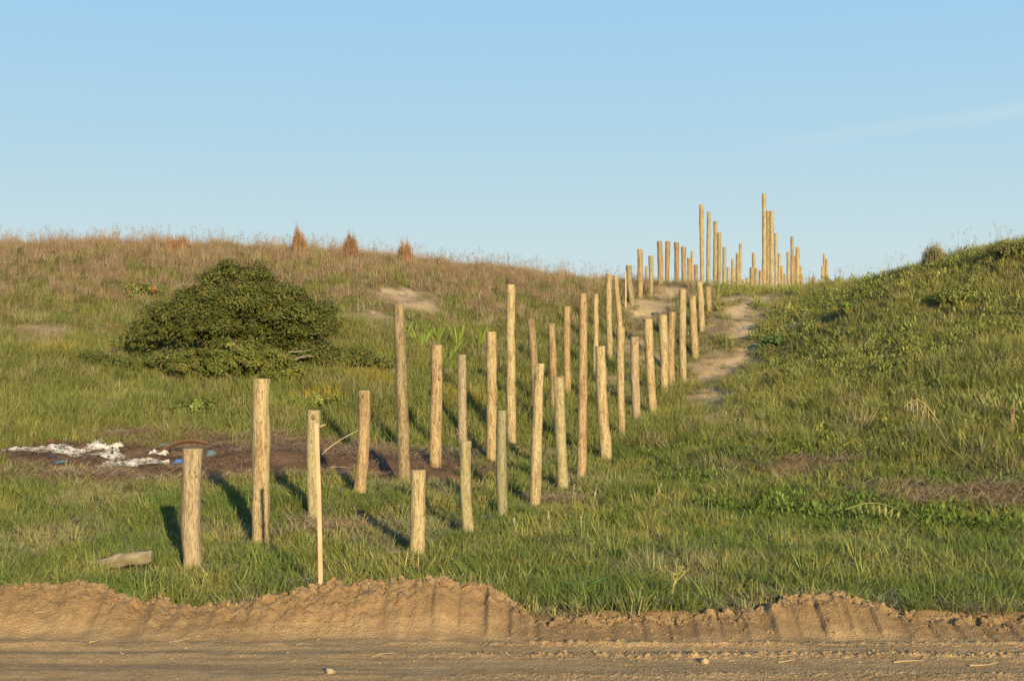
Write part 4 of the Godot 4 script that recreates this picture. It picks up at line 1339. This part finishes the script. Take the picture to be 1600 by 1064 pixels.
func put(kind: String, variants: int, x: float, d: float, size: float, tall: float, col: Color) -> void:
	var key := "%s/%d" % [kind, rng.randi() % variants]
	if not heaps.has(key):
		heaps[key] = [[], []]
	var b := Basis(Vector3.UP, rng.randf() * TAU)
	b = Basis(Vector3(1, 0, 0), rng.randf_range(-0.15, 0.15)) * b
	b = b * Basis.from_scale(Vector3(size, size * tall, size))
	heaps[key][0].append(Transform3D(b, on_land(x, d)))
	heaps[key][1].append(col)

func flush(kind: String, called: String, meshes: Array, mat: Material, label: String, category: String) -> void:
	var o := Node3D.new()
	o.name = numbered(called)
	add_child(o)
	tag(o, label, category, "", "stuff")
	var total := 0
	for k in meshes.size():
		var key := "%s/%d" % [kind, k]
		if not heaps.has(key):
			continue
		var mm := MultiMesh.new()
		mm.transform_format = MultiMesh.TRANSFORM_3D
		mm.use_colors = true
		mm.mesh = meshes[k]
		mm.mesh.surface_set_material(0, mat)
		var list: Array = heaps[key][0]
		mm.instance_count = list.size()
		for i in list.size():
			mm.set_instance_transform(i, list[i])
			mm.set_instance_color(i, heaps[key][1][i])
		var mi := MultiMeshInstance3D.new()
		mi.name = "tuft"
		mi.multimesh = mm
		mi.material_override = mat
		mi.set_meta("kind", "stuff")
		o.add_child(mi, true)
		total += list.size()
	print(kind, " ", total)

const DENSE := [[3.5, 14.8, 1.2, 0.9, 0.0], [2.7, 15.4, 0.9, 0.6, 0.0], [4.6, 13.6, 0.8, 0.5, 0.0], [3.4, 9.7, 1.2, 0.4, 0.0], [0.6, 9.6, 0.8, 0.5, 0.0], [0.2, 10.6, 0.5, 0.4, 0.0], [-4.0, 10.0, 0.8, 0.6, 0.0], [2.4, 18.6, 0.6, 0.7, 0.0], [2.0, 21.5, 0.8, 0.9, 0.0], [-2.9, 14.6, 0.8, 0.7, 0.0]]
const GOLD := [[-2.6, 26.2, 0.8, 0.8, 0.0], [-1.0, 25.6, 0.7, 0.6, 0.0], [-3.4, 24.6, 0.6, 0.5, 0.0], [-9.0, 28.0, 0.6, 0.6, 0.0]]
const GREEN := Color(0.165, 0.195, 0.042)
const YELLOW := Color(0.275, 0.245, 0.072)
const OLIVE := Color(0.190, 0.182, 0.052)
const LUSH := Color(0.120, 0.165, 0.030)
const TAN := Color(0.345, 0.270, 0.160)
const RUST := Color(0.25, 0.155, 0.105)

func near_post(x: float, d: float) -> float:
	var best := 9.0
	for p in POSTS:
		if absf(p[1] - d) < 0.4 and absf(p[0] - x) < 0.4:
			best = minf(best, Vector2(p[0] - x, p[1] - d).length() - p[4])
	return best

func build_grass() -> void:
	var bands := [[8.9, 12.0, 190.0], [12.0, 16.0, 135.0], [16.0, 22.0, 85.0], [22.0, 30.0, 60.0], [30.0, 44.0, 45.0]]
	for b in bands:
		var step: float = 1.0 / sqrt(b[2])
		var d: float = b[0]
		while d < b[1]:
			var half: float = 0.385 * d + 2.2
			var x := -half
			while x < half:
				sow(x + rng.randf_range(0.0, step), d + rng.randf_range(0.0, step))
				x += step
			d += step
	# grass grows close round the feet of the posts
	for p in POSTS:
		if p[1] > 40.0:
			continue
		for k in 6:
			var a := rng.randf() * TAU
			var r: float = p[4] + rng.randf_range(0.02, 0.10)
			var hx: float = p[0] + cos(a) * r
			var hd: float = p[1] + sin(a) * r
			if peat_at(hx, hd) < 0.4:
				put("lawn" if p[1] < 24.0 else "dune", 4 if p[1] < 24.0 else 3, hx, hd, rng.randf_range(0.35, 0.6), 1.0, shift(mixc(mixc(GREEN, YELLOW, rng.randf()), TAN, 0.3 * rng.randf()), 0.2))
	var dry := Color(2.1, 1.45, 2.6)
	var lawn := [tuft(20, 0.075, 0.14, 0.0075, 0.25, 0.7, 0.18, dry), tuft(20, 0.075, 0.14, 0.0070, 0.2, 0.8, 0.25, dry), tuft(17, 0.065, 0.18, 0.0080, 0.4, 0.6, 0.10, dry), tuft(22, 0.09, 0.12, 0.0065, 0.1, 1.0, 0.38, dry)]
	flush("lawn", "grass", lawn, M.grass, "short green grass covering the flat verge behind the soil bank", "grass")
	var rank := [tuft(28, 0.10, 0.30, 0.0085, 0.35, 0.9, 0.10, dry), tuft(24, 0.11, 0.34, 0.0095, 0.3, 1.0, 0.05, dry), tuft(30, 0.10, 0.26, 0.007, 0.4, 0.7, 0.2, dry)]
	flush("rank", "long_grass", rank, M.grass, "longer rank green grass in clumps on the slopes and ditch edges", "grass")
	var dune := [tuft(30, 0.15, 0.27, 0.0075, 0.35, 0.5, 0.35, dry), tuft(30, 0.15, 0.24, 0.0070, 0.3, 0.6, 0.5, dry), tuft(26, 0.14, 0.30, 0.0075, 0.4, 0.5, 0.2, dry)]
	flush("dune", "dune_grass", dune, M.grass, "mixed green and straw-coloured grass on the dune slopes", "grass")
	var rust := [tuft(34, 0.13, 0.42, 0.0070, 0.72, 0.25, 0.25, Color(1.35, 1.6, 1.6)), tuft(30, 0.13, 0.36, 0.0070, 0.65, 0.35, 0.4, Color(1.2, 1.6, 1.5))]
	flush("rust", "rust_grass", rust, M.dry, "rust-brown dry grass along the upper left slope and crest", "grass")
	var straw := [mat_straw(34, 0.16, 0.006), mat_straw(34, 0.16, 0.007)]
	flush("straw", "straw", straw, M.dry, "fallen dry straw lying in patches on the ground", "straw")
	var low := [herb(46, 0.16, 0.13, 0.045), herb(40, 0.15, 0.16, 0.055), herb(50, 0.18, 0.12, 0.038)]
	flush("herb", "ground_cover", low, M.leaf, "low leafy ground cover on the right dune", "ground cover")
	var stems := [stalk(0.75, 7, Color(1, 1, 1)), stalk(0.6, 9, Color(1, 1, 1)), stalk(0.85, 6, Color(1, 1, 1))]
	flush("stem", "seed_stalks", stems, M.dry, "thin dry seed stalks standing above the crest against the sky", "grass")

func sow(x: float, d: float) -> void:
	if d < 9.9:
		var b := bank_at(x)
		if d < b.x - 0.01 + 0.10 * rng.randf() or road_height(x, d) > land(x, d) + 0.05:
			return
	var keep := rng.randf()
	var sand := sand_at(x, d) if d > 22.0 else 0.0
	if sand > 0.15 and keep < sand * 1.15:
		if rng.randf() < 0.05:
			put("straw", 2, x, d, 0.9, 1.0, shift(TAN, 0.2))
		return
	if d > 22.0 and rng.randf() < worn_at(x, d) * 0.78:
		if rng.randf() < 0.35:
			put("straw", 2, x, d, 0.9, 1.0, shift(TAN * 0.85, 0.3))
		return
	var peat := peat_at(x, d) if d > 15.0 and d < 23.0 else 0.0
	if peat > 0.2 and keep < peat * 1.1:
		var q := rng.randf()
		if q < 0.5:
			put("straw", 2, x, d, rng.randf_range(0.7, 1.1), 1.0, shift(Color(0.33, 0.215, 0.125), 0.4))
		elif q < 0.36:
			put("lawn", 4, x, d, 1.0, 1.0, shift(OLIVE, 0.2))
		return
	var n1 := noise_a.get_noise_2d(x * 0.7, d * 0.5)
	var n2 := noise_b.get_noise_2d(x * 0.8 + 70.0, d * 0.6)
	var n3 := noise_b.get_noise_2d(x * 0.5 - 30.0, d * 0.4 + 80.0)
	var straw := straw_at(x, d) if d < 22.0 else 0.0
	if straw > 0.2 and rng.randf() < straw * 0.75:
		put("straw", 2, x, d, rng.randf_range(0.8, 1.3), 1.2, shift(mixc(Color(0.44, 0.33, 0.18), Color(0.34, 0.215, 0.125), rng.randf()), 0.25))
		return
	# tufts crowd together and leave gaps
	var crowd := noise_c.get_noise_2d(x * 0.45, d * 0.3)
	if crowd < -0.12 and rng.randf() < 0.6:
		return
	var gap := near_post(x, d)
	if gap < 0.005:
		return
	var trodden := lerpf(0.5, 1.0, smoothstep(0.05, 0.4, gap))
	if x > -3.42 and x < -2.72 and d > 10.6 and d < 11.25 and rng.randf() < 0.75:
		return
	# how far up the slope
	var h := base_height(x, d)
	var right := smoothstep(2.6, 4.4, x - maxf(0.0, (d - 24.0) * 0.12))
	if h < 0.30 and d < 24.0:
		var c := mixc(GREEN, YELLOW, 0.35 + 1.5 * n2 + 0.7 * n1)
		c = mixc(c, LUSH, smoothstep(0.0, 0.3, n3) * 0.9)
		c = mixc(c, TAN, smoothstep(0.10, 0.4, -n1) * 0.45)
		var dense := smoothstep(0.0, 0.35, patch(DENSE, x, d))
		if trodden > 0.95 and rng.randf() < dense * 0.6:
			put("rank", 3, x, d, rng.randf_range(0.42, 0.72), rng.randf_range(0.75, 1.05), shift(mixc(LUSH, GREEN, rng.randf() * 0.6), 0.3))
			if rng.randf() < 0.3 and x > 2.0 and d > 13.0:
				put("herb", 3, x, d, rng.randf_range(0.7, 1.2), 1.3, shift(LUSH, 0.3))
			return
		c = mixc(c, LUSH, dense * 0.7)
		var big := 1.0 + 0.35 * n1 + 0.7 * crowd
		if trodden > 0.95 and rng.randf() < 0.16 * smoothstep(0.0, 0.4, n3) + 0.03:
			put("rank", 3, x, d, rng.randf_range(0.4, 0.7), 1.0, shift(mixc(c, LUSH, 0.4), 0.2))
		put("lawn", 4, x, d, rng.randf_range(0.8, 1.25) * big * (1.0 + 0.02 * maxf(d - 12.0, 0.0)) * 0.9 * trodden, rng.randf_range(0.7, 1.2), shift(c, 0.26))
		if n2 < -0.12 and rng.randf() < 0.4:
			put("straw", 2, x, d, 0.7, 1.0, shift(TAN, 0.3))
		if x > 2.0 and d > 13.0 and rng.randf() < 0.12 * right:
			put("herb", 3, x, d, rng.randf_range(0.5, 0.9), 1.0, shift(Color(0.105, 0.155, 0.032), 0.25))
		return
	if x > 2.2 and d > 15.5 and d < 23.5 and rng.randf() < 0.45 + n3:
		# long rank grass and dead wisps on the humps
		put("rank", 3, x, d, rng.randf_range(0.7, 1.4), rng.randf_range(0.7, 1.15), shift(mixc(mixc(GREEN, OLIVE, rng.randf()), TAN, smoothstep(0.0, 0.4, n2) * rng.randf()), 0.25))
		return
	if right > rng.randf():
		# the right dune: greener, leafy, broken by dark clumps and dry wisps
		var c2 := mixc(mixc(OLIVE, GREEN, 0.55 + n1), YELLOW, 0.45 + 1.0 * n2)
		c2 = mixc(c2, GREEN, 0.25) * 1.28
		c2 = mixc(c2, TAN, smoothstep(0.25, 0.6, n3) * 0.45)
		var q2 := rng.randf()
		if q2 < 0.20 + 0.5 * n1:
			put("herb", 3, x, d, rng.randf_range(0.7, 1.35), rng.randf_range(0.8, 1.4), shift(mixc(c2, Color(0.145, 0.170, 0.040), 0.5), 0.38))
		elif q2 < 0.62:
			put("rank", 3, x, d, rng.randf_range(0.6, 1.1), rng.randf_range(0.7, 1.0), shift(c2, 0.3))
		else:
			put("dune", 3, x, d, rng.randf_range(0.7, 1.1), rng.randf_range(0.6, 1.0), shift(mixc(c2, YELLOW, 0.3), 0.3))
		if rng.randf() < 0.03:
			put("straw", 2, x, d, 1.0, 1.4, shift(TAN, 0.25))
		if h > 3.2 and rng.randf() < 0.06:
			put("stem", 3, x, d, rng.randf_range(0.5, 0.9), 1.0, shift(Color(0.26, 0.20, 0.11), 0.2))
		return
	# the left dune: green at the foot, straw higher, rust along the crest
	var up := smoothstep(0.3, 4.6, h + 1.1 * n1 + 0.9 * n2)
	var c3 := mixc(mixc(GREEN, YELLOW, 0.35 + 0.8 * n2), OLIVE, 0.3 + n1)
	c3 = mixc(c3, TAN, clampf(up * 0.62 + 0.9 * n3 + 0.6 * n2 - 0.16, 0.0, 0.85))
	if d > 23.0 and d < 29.5:
		c3 = mixc(c3, Color(0.40, 0.29, 0.05), 0.7 * smoothstep(0.1, 0.5, patch(GOLD, x, d)))
	var rusty := smoothstep(2.7, 4.4, h + 1.4 * n3 + 0.035 * (x + 10.0) * smoothstep(-10.0, 0.0, x))
	if rng.randf() < rusty * 0.55:
		put("rust", 2, x, d, rng.randf_range(0.55, 1.0) * (1.0 + 0.6 * n2 + maxf(h - 4.1, 0.0) * smoothstep(0.0, 0.4, n3) * 0.8), rng.randf_range(0.6, 1.1), shift(mixc(RUST, TAN, rng.randf() * 0.6), 0.22))
	elif h < 1.9 and rng.randf() < 0.30 + 0.6 * n1:
		put("rank", 3, x, d, rng.randf_range(0.75, 1.25), rng.randf_range(0.8, 1.15), shift(mixc(c3, LUSH, 0.35), 0.2))
	else:
		put("dune", 3, x, d, rng.randf_range(0.75, 1.15), rng.randf_range(0.6, 1.1), shift(c3, 0.28))
	if n2 > 0.28 and rng.randf() < 0.25:
		put("herb", 3, x, d, rng.randf_range(0.6, 1.0), 1.0, shift(Color(0.13, 0.165, 0.035), 0.2))
	if h > 3.9 and rng.randf() < 0.22:
		put("stem", 3, x, d, rng.randf_range(0.5, 1.0), 1.0, shift(Color(0.27, 0.19, 0.11), 0.2))

# ------------------------------------------------------------------ crumbs of soil on the road and bank

func build_crumbs() -> void:
	var meshes := []
	for k in 3:
		# broken-faced clods: flat facets, not pebbles
		var r := Soup.new()
		rock(r, 1.0, Color(1, 1, 1), k * 7.0 + 2.0)
		for q in r.v.size():
			r.v[q] *= 1.0 + 0.5 * noise_c.get_noise_3d(r.v[q].x * 0.09 + k, r.v[q].y * 0.09, r.v[q].z * 0.09)
		var s := Soup.new()
		for q in range(0, r.i.size(), 3):
			s.tri(r.v[r.i[q]], r.v[r.i[q + 1]], r.v[r.i[q + 2]], Color(1, 1, 1))
		meshes.append(s.mesh())
	for k in 4500:
		var x := rng.randf_range(-4.2, 4.4)
		var d := 0.0
		var q := rng.randf()
		var b := bank_at(x)
		if q < 0.7:
			d = b.x - absf(rng.randfn(0.0, 0.2)) + 0.03
		elif q < 0.86:
			d = 8.24 + rng.randfn(0.0, 0.07)
		else:
			d = rng.randf_range(7.2, 8.9)
		if q > 0.7 and rng.randf() > smoothstep(-1.6, 1.2, x) + 0.15:
			continue
		var r := 0.003 + 0.010 * pow(rng.randf(), 6.0)
		if q < 0.7:
			r *= 1.25
		if q < 0.10:
			r = rng.randf_range(0.008, 0.026)
			d = b.x - absf(rng.randfn(0.0, 0.07)) + 0.03
		var key := "crumb/%d" % (k % 3)
		if not heaps.has(key):
			heaps[key] = [[], []]
		var basis_ := Basis(random_dir(), rng.randf() * TAU).scaled(Vector3(r, r, r))
		heaps[key][0].append(Transform3D(basis_, Vector3(x, road_height(x, d) - r * 0.1, -d)))
		var c := road_tint(x, d)
		heaps[key][1].append(shift(c * 0.9, 0.12))
	flush("crumb", "soil_crumbs", meshes, M.clay, "loose crumbs of soil along the bank and wheel ridges", "soil")
